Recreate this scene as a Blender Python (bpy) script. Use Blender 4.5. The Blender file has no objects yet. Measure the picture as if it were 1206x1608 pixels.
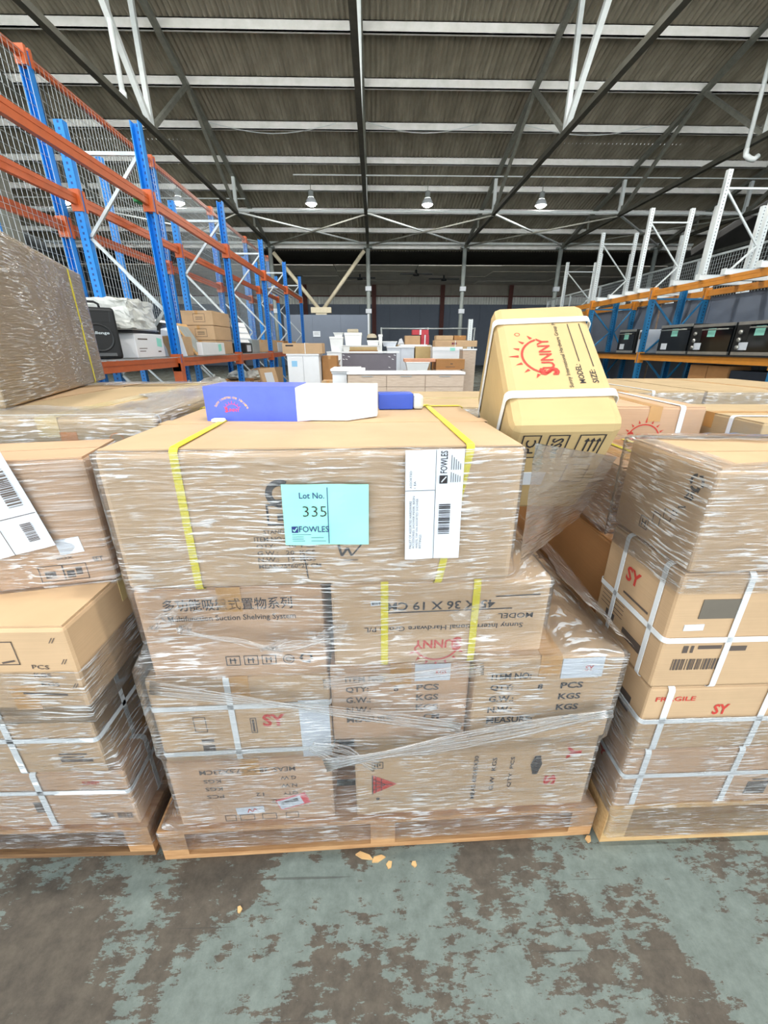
import bpy, bmesh, math, random
from mathutils import Vector, Matrix, Euler, noise
random.seed(7)
sc = bpy.context.scene
COL = sc.collection
PI = math.pi
R = math.radians

# ------------------------------------------------------------ camera, world, exposure
cam_d = bpy.data.cameras.new('camera')
cam_d.sensor_fit = 'VERTICAL'
cam_d.sensor_height = 36.0
cam_d.lens = 36.0 * 640.0 / 1608.0
cam_d.clip_start = 0.02
cam_d.clip_end = 200
cam = bpy.data.objects.new('camera', cam_d)
COL.objects.link(cam)
cam.location = (0, 0, 1.35)
cam.rotation_euler = (R(90 - 22), 0, R(-1.25))
sc.camera = cam

world = bpy.data.worlds.new('overcast_sky')
sc.world = world
world.use_nodes = True
bgn = world.node_tree.nodes['Background']
bgn.inputs[0].default_value = (0.86, 0.94, 1.0, 1)
bgn.inputs[1].default_value = 2.6

# sun added only to light the unseen bounce yard behind the camera
sun_d = bpy.data.lights.new('sun', 'SUN')
sun_d.energy = 20.0
sun_d.angle = R(.6)
sun_d.color = (1, .97, .92)
sun = bpy.data.objects.new('sun', sun_d)
COL.objects.link(sun)
sun.rotation_euler = (R(-28), 0, R(8))

LAMP_W = 190.0
LAMP_EMIT = 60.0
sc.view_settings.view_transform = 'Standard'
sc.view_settings.look = 'None'
sc.view_settings.gamma = 1.0
sc.view_settings.use_curve_mapping = False
sc.view_settings.exposure = 0.25
sc.cycles.transparent_max_bounces = 16
sc.cycles.max_bounces = 8
sc.cycles.diffuse_bounces = 4
sc.cycles.glossy_bounces = 3
sc.cycles.transmission_bounces = 4
sc.cycles.caustics_reflective = False
sc.cycles.caustics_refractive = False
sc.cycles.sample_clamp_indirect = 6.0

# ------------------------------------------------------------ materials
def srgb(r, g, b):
    f = lambda c: (c / 255 / 12.92) if c / 255 <= .04045 else ((c / 255 + .055) / 1.055) ** 2.4
    return (f(r), f(g), f(b), 1)

class NT:
    def __init__(s, name):
        s.m = bpy.data.materials.new(name)
        s.m.use_nodes = True
        s.t = s.m.node_tree
        s.b = s.t.nodes['Principled BSDF']
        s.out = s.t.nodes['Material Output']
    def n(s, typ, **kw):
        nd = s.t.nodes.new(typ)
        for k, v in kw.items():
            if k.startswith('i_'):
                key = k[2:]
                nd.inputs[int(key) if key.isdigit() else key].default_value = v
            else:
                setattr(nd, k, v)
        return nd
    def l(s, a, b):
        s.t.links.new(a, b)
    def ramp(s, src, stops, interp='LINEAR'):
        r = s.n('ShaderNodeValToRGB')
        r.color_ramp.interpolation = interp
        el = r.color_ramp.elements
        while len(el) < len(stops):
            el.new(.5)
        for e, (p, c) in zip(el, stops):
            e.position = p
            e.color = c if len(c) == 4 else (*c, 1)
        s.l(src, r.inputs[0])
        return r.outputs[0]
    def math(s, op, a, b=None):
        nd = s.n('ShaderNodeMath', operation=op)
        for i, v in enumerate((a, b)):
            if v is None:
                continue
            if isinstance(v, (int, float)):
                nd.inputs[i].default_value = v
            else:
                s.l(v, nd.inputs[i])
        return nd.outputs[0]
    def mix(s, fac, a, b):
        nd = s.n('ShaderNodeMix', data_type='RGBA')
        for sock, v in ((nd.inputs[0], fac), (nd.inputs[6], a), (nd.inputs[7], b)):
            if isinstance(v, (int, float)):
                sock.default_value = v
            elif isinstance(v, tuple):
                sock.default_value = v
            else:
                s.l(v, sock)
        return nd.outputs[2]
    def coords(s, kind='Object', scale=(1, 1, 1)):
        tc = s.n('ShaderNodeTexCoord')
        mp = s.n('ShaderNodeMapping')
        mp.inputs['Scale'].default_value = scale
        s.l(tc.outputs[kind], mp.inputs[0])
        return mp.outputs[0]
    def noise(s, vec, scale=5, detail=3, rough=.5):
        nd = s.n('ShaderNodeTexNoise')
        nd.inputs['Scale'].default_value = scale
        nd.inputs['Detail'].default_value = detail
        nd.inputs['Roughness'].default_value = rough
        s.l(vec, nd.inputs['Vector'])
        return nd.outputs['Fac']
    def bump(s, h, strength=.3, dist=.002):
        b = s.n('ShaderNodeBump')
        b.inputs['Strength'].default_value = strength
        b.inputs['Distance'].default_value = dist
        s.l(h, b.inputs['Height'])
        return b.outputs[0]

def scl(c, k):
    return (min(1, c[0] * k), min(1, c[1] * k), min(1, c[2] * k), 1)

MATS = {}
def plain(name, col, rough=.6, metal=0.0, var=.12, vscale=6.0, emit=None, bump=0.0, stretch=(1, 1, 1)):
    if name in MATS:
        return MATS[name]
    t = NT(name)
    v = t.coords('Object', stretch)
    f = t.noise(v, vscale, 4, .6)
    c = t.ramp(f, [(.3, scl(col, 1 - var)), (.7, scl(col, 1 + var))])
    t.l(c, t.b.inputs['Base Color'])
    t.b.inputs['Roughness'].default_value = rough
    t.b.inputs['Metallic'].default_value = metal
    if bump:
        t.l(t.bump(f, bump), t.b.inputs['Normal'])
    if emit:
        t.b.inputs['Emission Color'].default_value = emit[0]
        t.b.inputs['Emission Strength'].default_value = emit[1]
    MATS[name] = t.m
    return t.m

def card(name, col):
    t = NT(name)
    v = t.coords('Object')
    f = t.noise(v, 5, 4, .6)
    f2 = t.noise(t.coords('Object', (3, 3, 160)), 2, 2, .5)
    g = t.math('ADD', t.math('MULTIPLY', f, .7), t.math('MULTIPLY', f2, .3))
    c = t.ramp(g, [(.3, scl(col, .88)), (.7, scl(col, 1.08))])
    t.l(c, t.b.inputs['Base Color'])
    t.b.inputs['Roughness'].default_value = .8
    t.b.inputs['Specular IOR Level'].default_value = .25
    t.l(t.bump(f2, .12, .002), t.b.inputs['Normal'])
    MATS[name] = t.m
    return t.m

CARD = card('cardboard_tan', srgb(200, 168, 132))
CARD_P = card('cardboard_pinkish', srgb(202, 166, 134))
CARD_Y = card('cardboard_yellowish', srgb(198, 172, 124))
CARD_G = card('cardboard_greyish', srgb(188, 164, 128))
CARD_D = card('cardboard_brown', srgb(176, 128, 82))
INK = plain('black_ink', srgb(48, 44, 46), .8)
INK_F = plain('faded_ink', srgb(92, 80, 72), .8)
INK_R = plain('red_ink', srgb(196, 62, 52), .8)
INK_B = plain('navy_ink', srgb(38, 52, 120), .7)
TAPE = plain('brown_tape', srgb(196, 150, 92), .3)
TAPE_P = plain('pale_tape', srgb(205, 184, 132), .28)
STRAP_W = plain('white_strap', srgb(236, 240, 242), .45, var=.03)
STRAP_Y = plain('yellow_strap', srgb(226, 212, 44), .45, var=.05)
PAPER = plain('white_paper', srgb(220, 227, 236), .6, var=.02)
MINT = plain('mint_paper', srgb(156, 230, 212), .6, var=.02)
BLUEP = plain('light_blue_sticker', srgb(150, 205, 240), .5, var=.03)
WHITE = plain('white_board', srgb(238, 240, 242), .5, var=.02)
WHITE_PL = plain('white_plastic', srgb(240, 243, 243), .35, var=.02)
BLUEBOX = plain('blue_print_card', srgb(84, 104, 214), .4, var=.08, vscale=20)
BLUE_ST = plain('blue_steel', srgb(22, 132, 218), .4, var=.08)
TEAL_ST = plain('weathered_blue_steel', srgb(36, 118, 168), .45, var=.15)
ORANGE = plain('orange_steel', srgb(196, 94, 44), .42, var=.1)
ORANGE_Y = plain('amber_steel', srgb(214, 140, 50), .45, var=.08)
GALV = plain('galvanised_steel', srgb(190, 198, 200), .4, .55, var=.1, vscale=14)
WHITE_ST = plain('white_painted_steel', srgb(222, 230, 232), .5, var=.06)
PURLIN = plain('white_purlin_paint', srgb(246, 248, 244), .6, var=.1, vscale=3)
TRUSS = plain('grey_steel', srgb(128, 130, 122), .6, .1, var=.18)
CHORD = plain('dark_grey_steel', srgb(72, 72, 64), .7, .1, var=.2)
COLUMN = plain('silver_column_paint', srgb(150, 158, 156), .6, var=.1)
CREAM = plain('cream_paint', srgb(222, 212, 186), .6, var=.08)
RED_ST = plain('oxide_red_steel', srgb(96, 52, 46), .7)
BLACK = plain('black_plastic', srgb(26, 28, 29), .5, var=.15)
BLACK2 = plain('black_grille', srgb(14, 15, 15), .6)
DARKGL = plain('dark_glass', srgb(16, 20, 22), .08, var=.05)
STEEL = plain('brushed_steel', srgb(186, 186, 180), .3, .7)
GREYPL = plain('grey_plastic', srgb(150, 160, 162), .5)
GREYPANEL = plain('grey_panel', srgb(116, 110, 118), .6, var=.06)
REDBOX = plain('red_carton', srgb(186, 60, 72), .6)
PALEGREY = plain('pale_grey_board', srgb(206, 212, 220), .5, var=.04)
BEIGEF = plain('beige_fabric', srgb(196, 186, 164), .8)
POLY = plain('cloudy_polythene', srgb(214, 216, 210), .3, var=.15, vscale=14)
HOLE = plain('slot_shadow', srgb(12, 28, 52), .9)
FOAM = plain('white_foam', srgb(244, 244, 242), .8, var=.02)

def wood(name, col, dark):
    t = NT(name)
    f = t.noise(t.coords('Object', (2.5, 30, 30)), 3, 5, .65)
    c = t.ramp(f, [(.25, dark), (.7, col)])
    t.l(c, t.b.inputs['Base Color'])
    t.b.inputs['Roughness'].default_value = .75
    t.l(t.bump(f, .25, .002), t.b.inputs['Normal'])
    MATS[name] = t.m
    return t.m
PINE = wood('pine_wood', srgb(214, 168, 118), srgb(166, 112, 66))
PINE_L = wood('pale_pine_wood', srgb(224, 188, 134), srgb(190, 142, 88))
PINE_D = wood('dirty_pine_wood', srgb(150, 112, 74), srgb(92, 64, 40))
OAK = wood('oak_veneer', srgb(214, 196, 178), srgb(184, 160, 138))

def floor_mat():
    t = NT('worn_painted_concrete')
    v = t.coords('Object')
    warp = t.n('ShaderNodeVectorMath', operation='ADD')
    wn = t.n('ShaderNodeTexNoise')
    wn.inputs['Scale'].default_value = 9
    t.l(v, wn.inputs['Vector'])
    ws = t.n('ShaderNodeVectorMath', operation='SCALE')
    ws.inputs['Scale'].default_value = .10
    t.l(wn.outputs['Color'], ws.inputs[0])
    t.l(v, warp.inputs[0]); t.l(ws.outputs[0], warp.inputs[1])
    big = t.noise(warp.outputs[0], 3.1, 3, .55)
    med = t.noise(warp.outputs[0], 13, 5, .7)
    rot = t.n('ShaderNodeMapping')
    rot.inputs['Rotation'].default_value = (0, 0, R(-24))
    rot.inputs['Scale'].default_value = (16, 52, 1)
    t.l(v, rot.inputs[0])
    fine = t.noise(rot.outputs[0], 1.0, 5, .75)
    s = t.math('ADD', t.math('MULTIPLY', big, .52), t.math('ADD', t.math('MULTIPLY', med, .24), t.math('MULTIPLY', fine, .36)))
    bare = t.ramp(s, [(.552, (0, 0, 0, 1)), (.566, (1, 1, 1, 1))])
    pn = t.noise(v, 22, 6, .75)
    paint = t.ramp(pn, [(.3, srgb(90, 99, 95)), (.7, srgb(118, 129, 124))])
    conc = t.ramp(pn, [(.3, srgb(64, 58, 52)), (.7, srgb(94, 87, 77))])
    c = t.mix(bare, paint, conc)
    rot2 = t.n('ShaderNodeMapping')
    rot2.inputs['Rotation'].default_value = (0, 0, R(28))
    rot2.inputs['Scale'].default_value = (1.2, 60, 1)
    t.l(v, rot2.inputs[0])
    scr = t.ramp(t.noise(rot2.outputs[0], 1.5, 2, .5), [(.70, (0, 0, 0, 1)), (.73, (1, 1, 1, 1))])
    scr2 = t.math('MULTIPLY', scr, .55)
    c = t.mix(scr2, c, srgb(58, 56, 54))
    vo = t.n('ShaderNodeTexVoronoi')
    vo.inputs['Scale'].default_value = 5.2
    t.l(v, vo.inputs['Vector'])
    spot = t.ramp(vo.outputs['Distance'], [(.055, (1, 1, 1, 1)), (.085, (0, 0, 0, 1))])
    c = t.mix(t.math('MULTIPLY', spot, .6), c, srgb(40, 40, 40))
    t.l(c, t.b.inputs['Base Color'])
    rr = t.ramp(bare, [(0, (.42, .42, .42, 1)), (1, (.6, .6, .6, 1))])
    t.l(rr, t.b.inputs['Roughness'])
    t.b.inputs['Specular IOR Level'].default_value = .35
    t.l(t.bump(s, .25, .004), t.b.inputs['Normal'])
    return t.m
FLOOR = floor_mat()

def roof_mat():
    t = NT('fibre_cement_roof')
    f = t.noise(t.coords('Object', (1, .35, 1)), 1.6, 6, .65)
    c = t.ramp(f, [(.28, srgb(112, 107, 94)), (.72, srgb(172, 166, 150))])
    t.l(c, t.b.inputs['Base Color'])
    t.b.inputs['Roughness'].default_value = .9
    return t.m
ROOF = roof_mat()

def film_mat(name, amount=1.0):
    """stretch film: clear sheet, glossier at creases, with highlights painted in as white streaks"""
    t = NT(name)
    t.t.nodes.remove(t.b)
    uv = t.n('ShaderNodeUVMap').outputs[0]
    def mp(sx, sy, src=uv):
        m = t.n('ShaderNodeMapping')
        m.inputs['Scale'].default_value = (sx, sy, 1)
        t.l(src, m.inputs[0])
        return m.outputs[0]
    # gentle waviness of the crease direction
    wn = t.noise(mp(2.2, 3.5), 1, 2, .5)
    off = t.n('ShaderNodeCombineXYZ')
    t.l(t.math('MULTIPLY', t.math('SUBTRACT', wn, .5), .05), off.inputs[1])
    add = t.n('ShaderNodeVectorMath', operation='ADD')
    t.l(uv, add.inputs[0]); t.l(off.outputs[0], add.inputs[1])
    w = add.outputs[0]
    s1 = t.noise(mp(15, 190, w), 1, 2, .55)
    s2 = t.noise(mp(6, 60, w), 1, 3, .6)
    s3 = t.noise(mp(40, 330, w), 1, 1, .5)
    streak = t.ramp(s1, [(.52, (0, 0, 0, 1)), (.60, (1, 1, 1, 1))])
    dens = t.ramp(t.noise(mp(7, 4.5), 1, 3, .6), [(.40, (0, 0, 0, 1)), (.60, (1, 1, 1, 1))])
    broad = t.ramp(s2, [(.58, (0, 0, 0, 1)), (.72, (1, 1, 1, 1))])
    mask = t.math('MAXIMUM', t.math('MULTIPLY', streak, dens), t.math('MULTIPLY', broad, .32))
    h = t.math('ADD', t.math('MULTIPLY', s1, 1.0), t.math('ADD', t.math('MULTIPLY', s2, 1.2), t.math('MULTIPLY', s3, .25)))
    nrm = t.bump(h, .9, .0035)
    gl = t.n('ShaderNodeBsdfGlossy')
    gl.inputs['Roughness'].default_value = .2
    gl.inputs['Color'].default_value = (1, 1, 1, 1)
    t.l(nrm, gl.inputs['Normal'])
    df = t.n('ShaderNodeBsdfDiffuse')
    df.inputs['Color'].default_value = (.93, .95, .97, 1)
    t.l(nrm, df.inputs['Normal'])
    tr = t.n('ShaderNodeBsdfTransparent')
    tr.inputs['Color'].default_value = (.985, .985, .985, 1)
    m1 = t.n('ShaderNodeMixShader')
    t.l(t.math('ADD', t.math('MULTIPLY', mask, 0.5 * amount), .05 * amount), m1.inputs[0])  # white diffuse streaks painted in as the highlights along the creases
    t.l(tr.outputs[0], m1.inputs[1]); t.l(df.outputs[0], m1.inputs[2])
    fr = t.n('ShaderNodeFresnel')
    fr.inputs['IOR'].default_value = 1.45
    t.l(nrm, fr.inputs['Normal'])
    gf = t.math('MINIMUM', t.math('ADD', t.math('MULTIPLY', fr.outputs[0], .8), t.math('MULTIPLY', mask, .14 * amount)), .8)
    m2 = t.n('ShaderNodeMixShader')
    t.l(gf, m2.inputs[0])
    t.l(m1.outputs[0], m2.inputs[1]); t.l(gl.outputs[0], m2.inputs[2])
    t.l(m2.outputs[0], t.out.inputs[0])
    return t.m
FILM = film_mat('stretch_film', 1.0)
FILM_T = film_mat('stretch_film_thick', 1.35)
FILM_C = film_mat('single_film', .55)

# ------------------------------------------------------------ mesh helpers
class MB:
    def __init__(s):
        s.v = []; s.f = []
    def add(s, vs, fs):
        o = len(s.v)
        s.v += [tuple(p) for p in vs]
        s.f += [tuple(i + o for i in q) for q in fs]
        return s
    def box(s, x0, x1, y0, y1, z0, z1):
        return s.add([(x0, y0, z0), (x1, y0, z0), (x1, y1, z0), (x0, y1, z0), (x0, y0, z1), (x1, y0, z1), (x1, y1, z1), (x0, y1, z1)],
                     [(0, 3, 2, 1), (4, 5, 6, 7), (0, 1, 5, 4), (1, 2, 6, 5), (2, 3, 7, 6), (3, 0, 4, 7)])
    def bar(s, p, q, w, h=None, upv=(0, 0, 1)):
        h = h or w
        p = Vector(p); q = Vector(q)
        d = (q - p).normalized()
        u = Vector(upv)
        if abs(d.dot(u)) > .97:
            u = Vector((0, 1, 0))
        a = d.cross(u).normalized() * w / 2
        b = a.cross(d).normalized() * h / 2
        vs = [p - a - b, p + a - b, p + a + b, p - a + b, q - a - b, q + a - b, q + a + b, q - a + b]
        return s.add(vs, [(0, 3, 2, 1), (4, 5, 6, 7), (0, 1, 5, 4), (1, 2, 6, 5), (2, 3, 7, 6), (3, 0, 4, 7)])
    def tube(s, pts, r, n=8, r2=None):
        pts = [Vector(p) for p in pts]
        rings = []
        for i, p in enumerate(pts):
            d = (pts[min(i + 1, len(pts) - 1)] - pts[max(i - 1, 0)]).normalized()
            u = Vector((0, 0, 1)) if abs(d.z) < .9 else Vector((1, 0, 0))
            a = d.cross(u).normalized(); b = a.cross(d).normalized()
            rr = r if r2 is None else r + (r2 - r) * i / max(1, len(pts) - 1)
            rings.append([p + (a * math.cos(2 * PI * k / n) + b * math.sin(2 * PI * k / n)) * rr for k in range(n)])
        vs = [q for ring in rings for q in ring]
        fs = []
        for i in range(len(rings) - 1):
            for k in range(n):
                fs.append((i * n + k, i * n + (k + 1) % n, (i + 1) * n + (k + 1) % n, (i + 1) * n + k))
        fs.append(tuple(range(n - 1, -1, -1)))
        fs.append(tuple((len(rings) - 1) * n + k for k in range(n)))
        return s.add(vs, fs)
    def mesh(s, name):
        me = bpy.data.meshes.new(name)
        me.from_pydata(s.v, [], s.f)
        me.update()
        return me
    def build(s, name, mat, parent=None, smooth=False):
        return link(name, s.mesh(name), mat, parent, smooth)

def link(name, me, mat=None, parent=None, smooth=False):
    o = bpy.data.objects.new(name, me)
    if mat and not me.materials:
        me.materials.append(mat)
    if smooth:
        for p in me.polygons:
            p.use_smooth = True
    COL.objects.link(o)
    o.parent = parent
    return o

def tag(o, label=None, cat=None, group=None, kind=None):
    if label: o['label'] = label
    if cat: o['category'] = cat
    if group: o['group'] = group
    if kind: o['kind'] = kind
    return o

def thing(name, label, cat, loc=(0, 0, 0), rot=0.0, group=None):
    o = bpy.data.objects.new(name, None)
    o.empty_display_size = .05
    COL.objects.link(o)
    o.location = loc
    o.rotation_euler = (0, 0, rot) if not isinstance(rot, (tuple, list)) else rot
    return tag(o, label, cat, group)

def struct(name, parent=None):
    o = bpy.data.objects.new(name, None)
    o.empty_display_size = .1
    COL.objects.link(o)
    o['kind'] = 'structure'
    return o

def bevel_box(x0, x1, y0, y1, z0, z1, r=.006, seg=2, bulge=0.0):
    bm = bmesh.new()
    bmesh.ops.create_cube(bm, size=1)
    for v in bm.verts:
        v.co = Vector(((x0 + x1) / 2 + v.co.x * (x1 - x0), (y0 + y1) / 2 + v.co.y * (y1 - y0), (z0 + z1) / 2 + v.co.z * (z1 - z0)))
    bmesh.ops.bevel(bm, geom=list(bm.edges), offset=r, segments=seg, profile=.5, affect='EDGES')
    me = bpy.data.meshes.new('body')
    bm.to_mesh(me); bm.free()
    return me

# ---- lettering: text turned into flat print
_tcache = {}
def text_geo(s, bold=0.0, spacing=1.0):
    key = (s, bold, spacing)
    if key in _tcache:
        return _tcache[key]
    cu = bpy.data.curves.new('t', 'FONT')
    cu.body = s
    cu.size = 1.0
    cu.offset = bold
    cu.space_character = spacing
    cu.resolution_u = 2
    ob = bpy.data.objects.new('t', cu)
    COL.objects.link(ob)
    dg = bpy.context.evaluated_depsgraph_get()
    me = bpy.data.meshes.new_from_object(ob.evaluated_get(dg))
    vs = [v.co.copy() for v in me.vertices]
    fs = [tuple(p.vertices) for p in me.polygons]
    bpy.data.objects.remove(ob); bpy.data.curves.remove(cu); bpy.data.meshes.remove(me)
    if not vs:
        vs = [Vector((0, 0, 0))]
    x0 = min(v.x for v in vs); x1 = max(v.x for v in vs)
    y0 = min(v.y for v in vs); y1 = max(v.y for v in vs)
    _tcache[key] = (vs, fs, x0, x1, y0, y1)
    return _tcache[key]

def face_frame(face, dims):
    """origin (lower left seen from outside), u, v, n of a face of a box standing on z=0 centred in x,y"""
    w, d, h = dims
    return {'F': (Vector((-w / 2, -d / 2, 0)), Vector((1, 0, 0)), Vector((0, 0, 1)), Vector((0, -1, 0))),
            'R': (Vector((w / 2, -d / 2, 0)), Vector((0, 1, 0)), Vector((0, 0, 1)), Vector((1, 0, 0))),
            'L': (Vector((-w / 2, d / 2, 0)), Vector((0, -1, 0)), Vector((0, 0, 1)), Vector((-1, 0, 0))),
            'T': (Vector((-w / 2, -d / 2, h)), Vector((1, 0, 0)), Vector((0, 1, 0)), Vector((0, 0, 1)))}[face]

class Print:
    """collects flat print on one face of a box"""
    def __init__(s, frame, lift=.0012):
        s.o, s.u, s.v, s.n = frame
        s.lift = lift
        s.mb = MB()
    def pt(s, x, y, k=1.0):
        return s.o + s.u * x + s.v * y + s.n * s.lift * k
    def text(s, t, x, y, w=None, h=.02, rot=0, bold=.012, spacing=1.0, align='l'):
        """x,y lower left of the text box; w total width, h total height; rot degrees about its corner"""
        vs, fs, x0, x1, y0, y1 = text_geo(t, bold, spacing)
        ky = h / max(1e-6, (y1 - y0))
        kx = (w / max(1e-6, (x1 - x0))) if w else ky
        c, sn = math.cos(R(rot)), math.sin(R(rot))
        ww = (x1 - x0) * kx
        ox = {'l': 0, 'c': -ww / 2, 'r': -ww}[align]
        out = []
        for p in vs:
            a = (p.x - x0) * kx + ox; b = (p.y - y0) * ky
            out.append(s.pt(x + a * c - b * sn, y + a * sn + b * c))
        s.mb.add(out, fs)
        return s
    def poly(s, pts, k=1.0):
        s.mb.add([s.pt(a, b, k) for a, b in pts], [tuple(range(len(pts)))])
        return s
    def rect(s, x0, y0, x1, y1, k=1.0):
        return s.poly([(x0, y0), (x1, y0), (x1, y1), (x0, y1)], k)
    def frame(s, x0, y0, x1, y1, t=.002):
        s.rect(x0, y0, x1, y0 + t); s.rect(x0, y1 - t, x1, y1); s.rect(x0, y0, x0 + t, y1); s.rect(x1 - t, y0, x1, y1)
        return s
    def line(s, xa, ya, xb, yb, t=.002):
        d = Vector((xb - xa, yb - ya)).normalized(); nx, ny = -d.y * t / 2, d.x * t / 2
        return s.poly([(xa - nx, ya - ny), (xb - nx, yb - ny), (xb + nx, yb + ny), (xa + nx, ya + ny)])
    def arc(s, cx, cy, r, a0, a1, t=.003, n=12):
        for i in range(n):
            b0 = R(a0 + (a1 - a0) * i / n); b1 = R(a0 + (a1 - a0) * (i + 1) / n)
            q = lambda b, rr: (cx + rr * math.cos(b), cy + rr * math.sin(b))
            s.poly([q(b0, r - t / 2), q(b1, r - t / 2), q(b1, r + t / 2), q(b0, r + t / 2)][::-1] if a1 > a0 else [q(b0, r - t / 2), q(b1, r - t / 2), q(b1, r + t / 2), q(b0, r + t / 2)])
        return s
    def barcode(s, x, y, w, h, vertical=False, seed=1):
        rnd = random.Random(seed)
        L = h if vertical else w
        a = 0
        while a < L:
            b = rnd.choice((.0012, .0018, .003)) * L / .07
            b = min(b, L - a)
            if vertical: s.rect(x, y + a, x + w, y + a + b)
            else: s.rect(x + a, y, x + a + b, y + h)
            a += b + rnd.choice((.001, .0016, .0026)) * L / .07
        return s
    def recycle(s, cx, cy, r):
        for k in range(3):
            a = 90 + 120 * k
            s.arc(cx, cy, r, a + 12, a + 85, r * .42, 4)
            p = [(cx + rr * math.cos(R(b)), cy + rr * math.sin(R(b))) for rr, b in ((r * .55, a + 85), (r * 1.45, a + 85), (r, a + 118))]
            s.poly(p)
        return s
    def sun(s, cx, cy, k, word=True, rot=0):
        """rising-sun emblem with rays over an arc and the word below; k is the overall width"""
        c, sn = math.cos(R(rot)), math.sin(R(rot))
        def q(a, b): return (cx + (a * c - b * sn) * k, cy + (a * sn + b * c) * k)
        n = 14
        for i in range(n):
            b0 = R(25 + 130 * i / n); b1 = R(25 + 130 * (i + 1) / n)
            s.poly([q(.52 * math.cos(b0), .52 * math.sin(b0) - .1), q(.52 * math.cos(b1), .52 * math.sin(b1) - .1),
                    q(.48 * math.cos(b1), .48 * math.sin(b1) - .1), q(.48 * math.cos(b0), .48 * math.sin(b0) - .1)])
        for i in range(7):
            b = R(30 + 20 * i); L = .10 if i != 3 else .17
            e = .03
            tx, ty = -math.sin(b) * e, math.cos(b) * e
            p0 = (.56 * math.cos(b), .56 * math.sin(b) - .1)
            p1 = ((.58 + L) * math.cos(b), (.58 + L) * math.sin(b) - .1)
            s.poly([q(p0[0] - tx, p0[1] - ty), q(p0[0] + tx, p0[1] + ty), q(*p1)])
        if word:
            vs, fs, x0, x1, y0, y1 = text_geo('SUNNY', .02)
            out = [s.pt(*q(((p.x - x0) / (x1 - x0) - .5) * .98, ((p.y - y0) / (y1 - y0)) * .22 - .12)) for p in vs]
            s.mb.add(out, fs)
            vs, fs, x0, x1, y0, y1 = text_geo('S', .03)
            out = [s.pt(*q(((p.x - x0) / (x1 - x0) - .5) * .2 - .42, ((p.y - y0) / (y1 - y0)) * .34 - .17)) for p in vs]
            s.mb.add(out, fs)
        return s
    def done(s, mat, parent, name='lettering', label=None):
        if not s.mb.v:
            return None
        o = s.mb.build(name, mat, parent)
        if label: o['label'] = label
        return o

def strap_ring(a0, a1, b0, b1, c, width, axis, off=.0025, r=.012, th=.0015):
    """closed packing strap round a box: a,b are the two directions of the loop, c the place along axis"""
    pts = []
    a0 -= off; a1 += off; b0 -= off; b1 += off
    for cx, cy, s0 in ((a1 - r, b1 - r, 0), (a0 + r, b1 - r, 90), (a0 + r, b0 + r, 180), (a1 - r, b0 + r, 270)):
        for k in range(5):
            an = R(s0 + 90 * k / 4)
            pts.append((cx + r * math.cos(an), cy + r * math.sin(an), math.cos(an), math.sin(an)))
    vs = []; fs = []; n = len(pts)
    def mk(a, b, cc):
        return {'x': (cc, a, b), 'y': (a, cc, b), 'z': (a, b, cc)}[axis]
    for (a, b, nx, ny) in pts:
        vs += [mk(a, b, c - width / 2), mk(a, b, c + width / 2), mk(a + nx * th, b + ny * th, c + width / 2), mk(a + nx * th, b + ny * th, c - width / 2)]
    for i in range(n):
        j = (i + 1) % n
        for k in range(4):
            fs.append((i * 4 + k, j * 4 + k, j * 4 + (k + 1) % 4, i * 4 + (k + 1) % 4))
    return MB().add(vs, fs)

def carton(label, loc, dims, rot=0.0, mat=CARD, r=.006, straps=(), tape=True, flaps=True, name='cardboard_box', cat='cardboard box', group=None, tape_mat=None, rx=None):
    """carton standing on loc (centre of its base); straps: (axis, offset from centre or height, width, material)"""
    w, d, h = dims
    t = thing(name, label, cat, loc, rot if rx is None else rx, group)
    if flaps:
        e = .0035
        link('body', bevel_box(-w / 2, w / 2, -d / 2, d / 2, 0, h - e, r), mat, t)
        g = .0025
        a = r * .6
        if w >= d:
            MB().box(-w / 2 + a, w / 2 - a, -d / 2 + a, -g, h - e, h).build('flap', mat, t)
            MB().box(-w / 2 + a, w / 2 - a, g, d / 2 - a, h - e, h).build('flap', mat, t)
        else:
            MB().box(-w / 2 + a, -g, -d / 2 + a, d / 2 - a, h - e, h).build('flap', mat, t)
            MB().box(g, w / 2 - a, -d / 2 + a, d / 2 - a, h - e, h).build('flap', mat, t)
    else:
        link('body', bevel_box(-w / 2, w / 2, -d / 2, d / 2, 0, h, r), mat, t)
    if tape:
        tw = .025; th = .0012; dn = min(.06, h * .3)
        m = MB()
        if w >= d:
            m.box(-w / 2, w / 2, -tw, tw, h, h + th)
            for sx in (-1, 1):
                m.box(min(sx * w / 2, sx * (w / 2 + th)), max(sx * w / 2, sx * (w / 2 + th)), -tw, tw, h - dn, h + th)
        else:
            m.box(-tw, tw, -d / 2, d / 2, h, h + th)
            for sx in (-1, 1):
                m.box(-tw, tw, min(sx * d / 2, sx * (d / 2 + th)), max(sx * d / 2, sx * (d / 2 + th)), h - dn, h + th)
        m.build('tape', tape_mat or TAPE, t)
    for ax, c, wd, sm in straps:
        if ax == 'x': strap_ring(-d / 2, d / 2, 0, h, c, wd, 'x').build('strap', sm, t)
        if ax == 'y': strap_ring(-w / 2, w / 2, 0, h, c, wd, 'y').build('strap', sm, t)
        if ax == 'z': strap_ring(-w / 2, w / 2, -d / 2, d / 2, c, wd, 'z').build('strap', sm, t)
    t['_d'] = dims
    return t

def pr(t, face, lift=.0012):
    return Print(face_frame(face, tuple(t['_d'])), lift)

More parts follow.
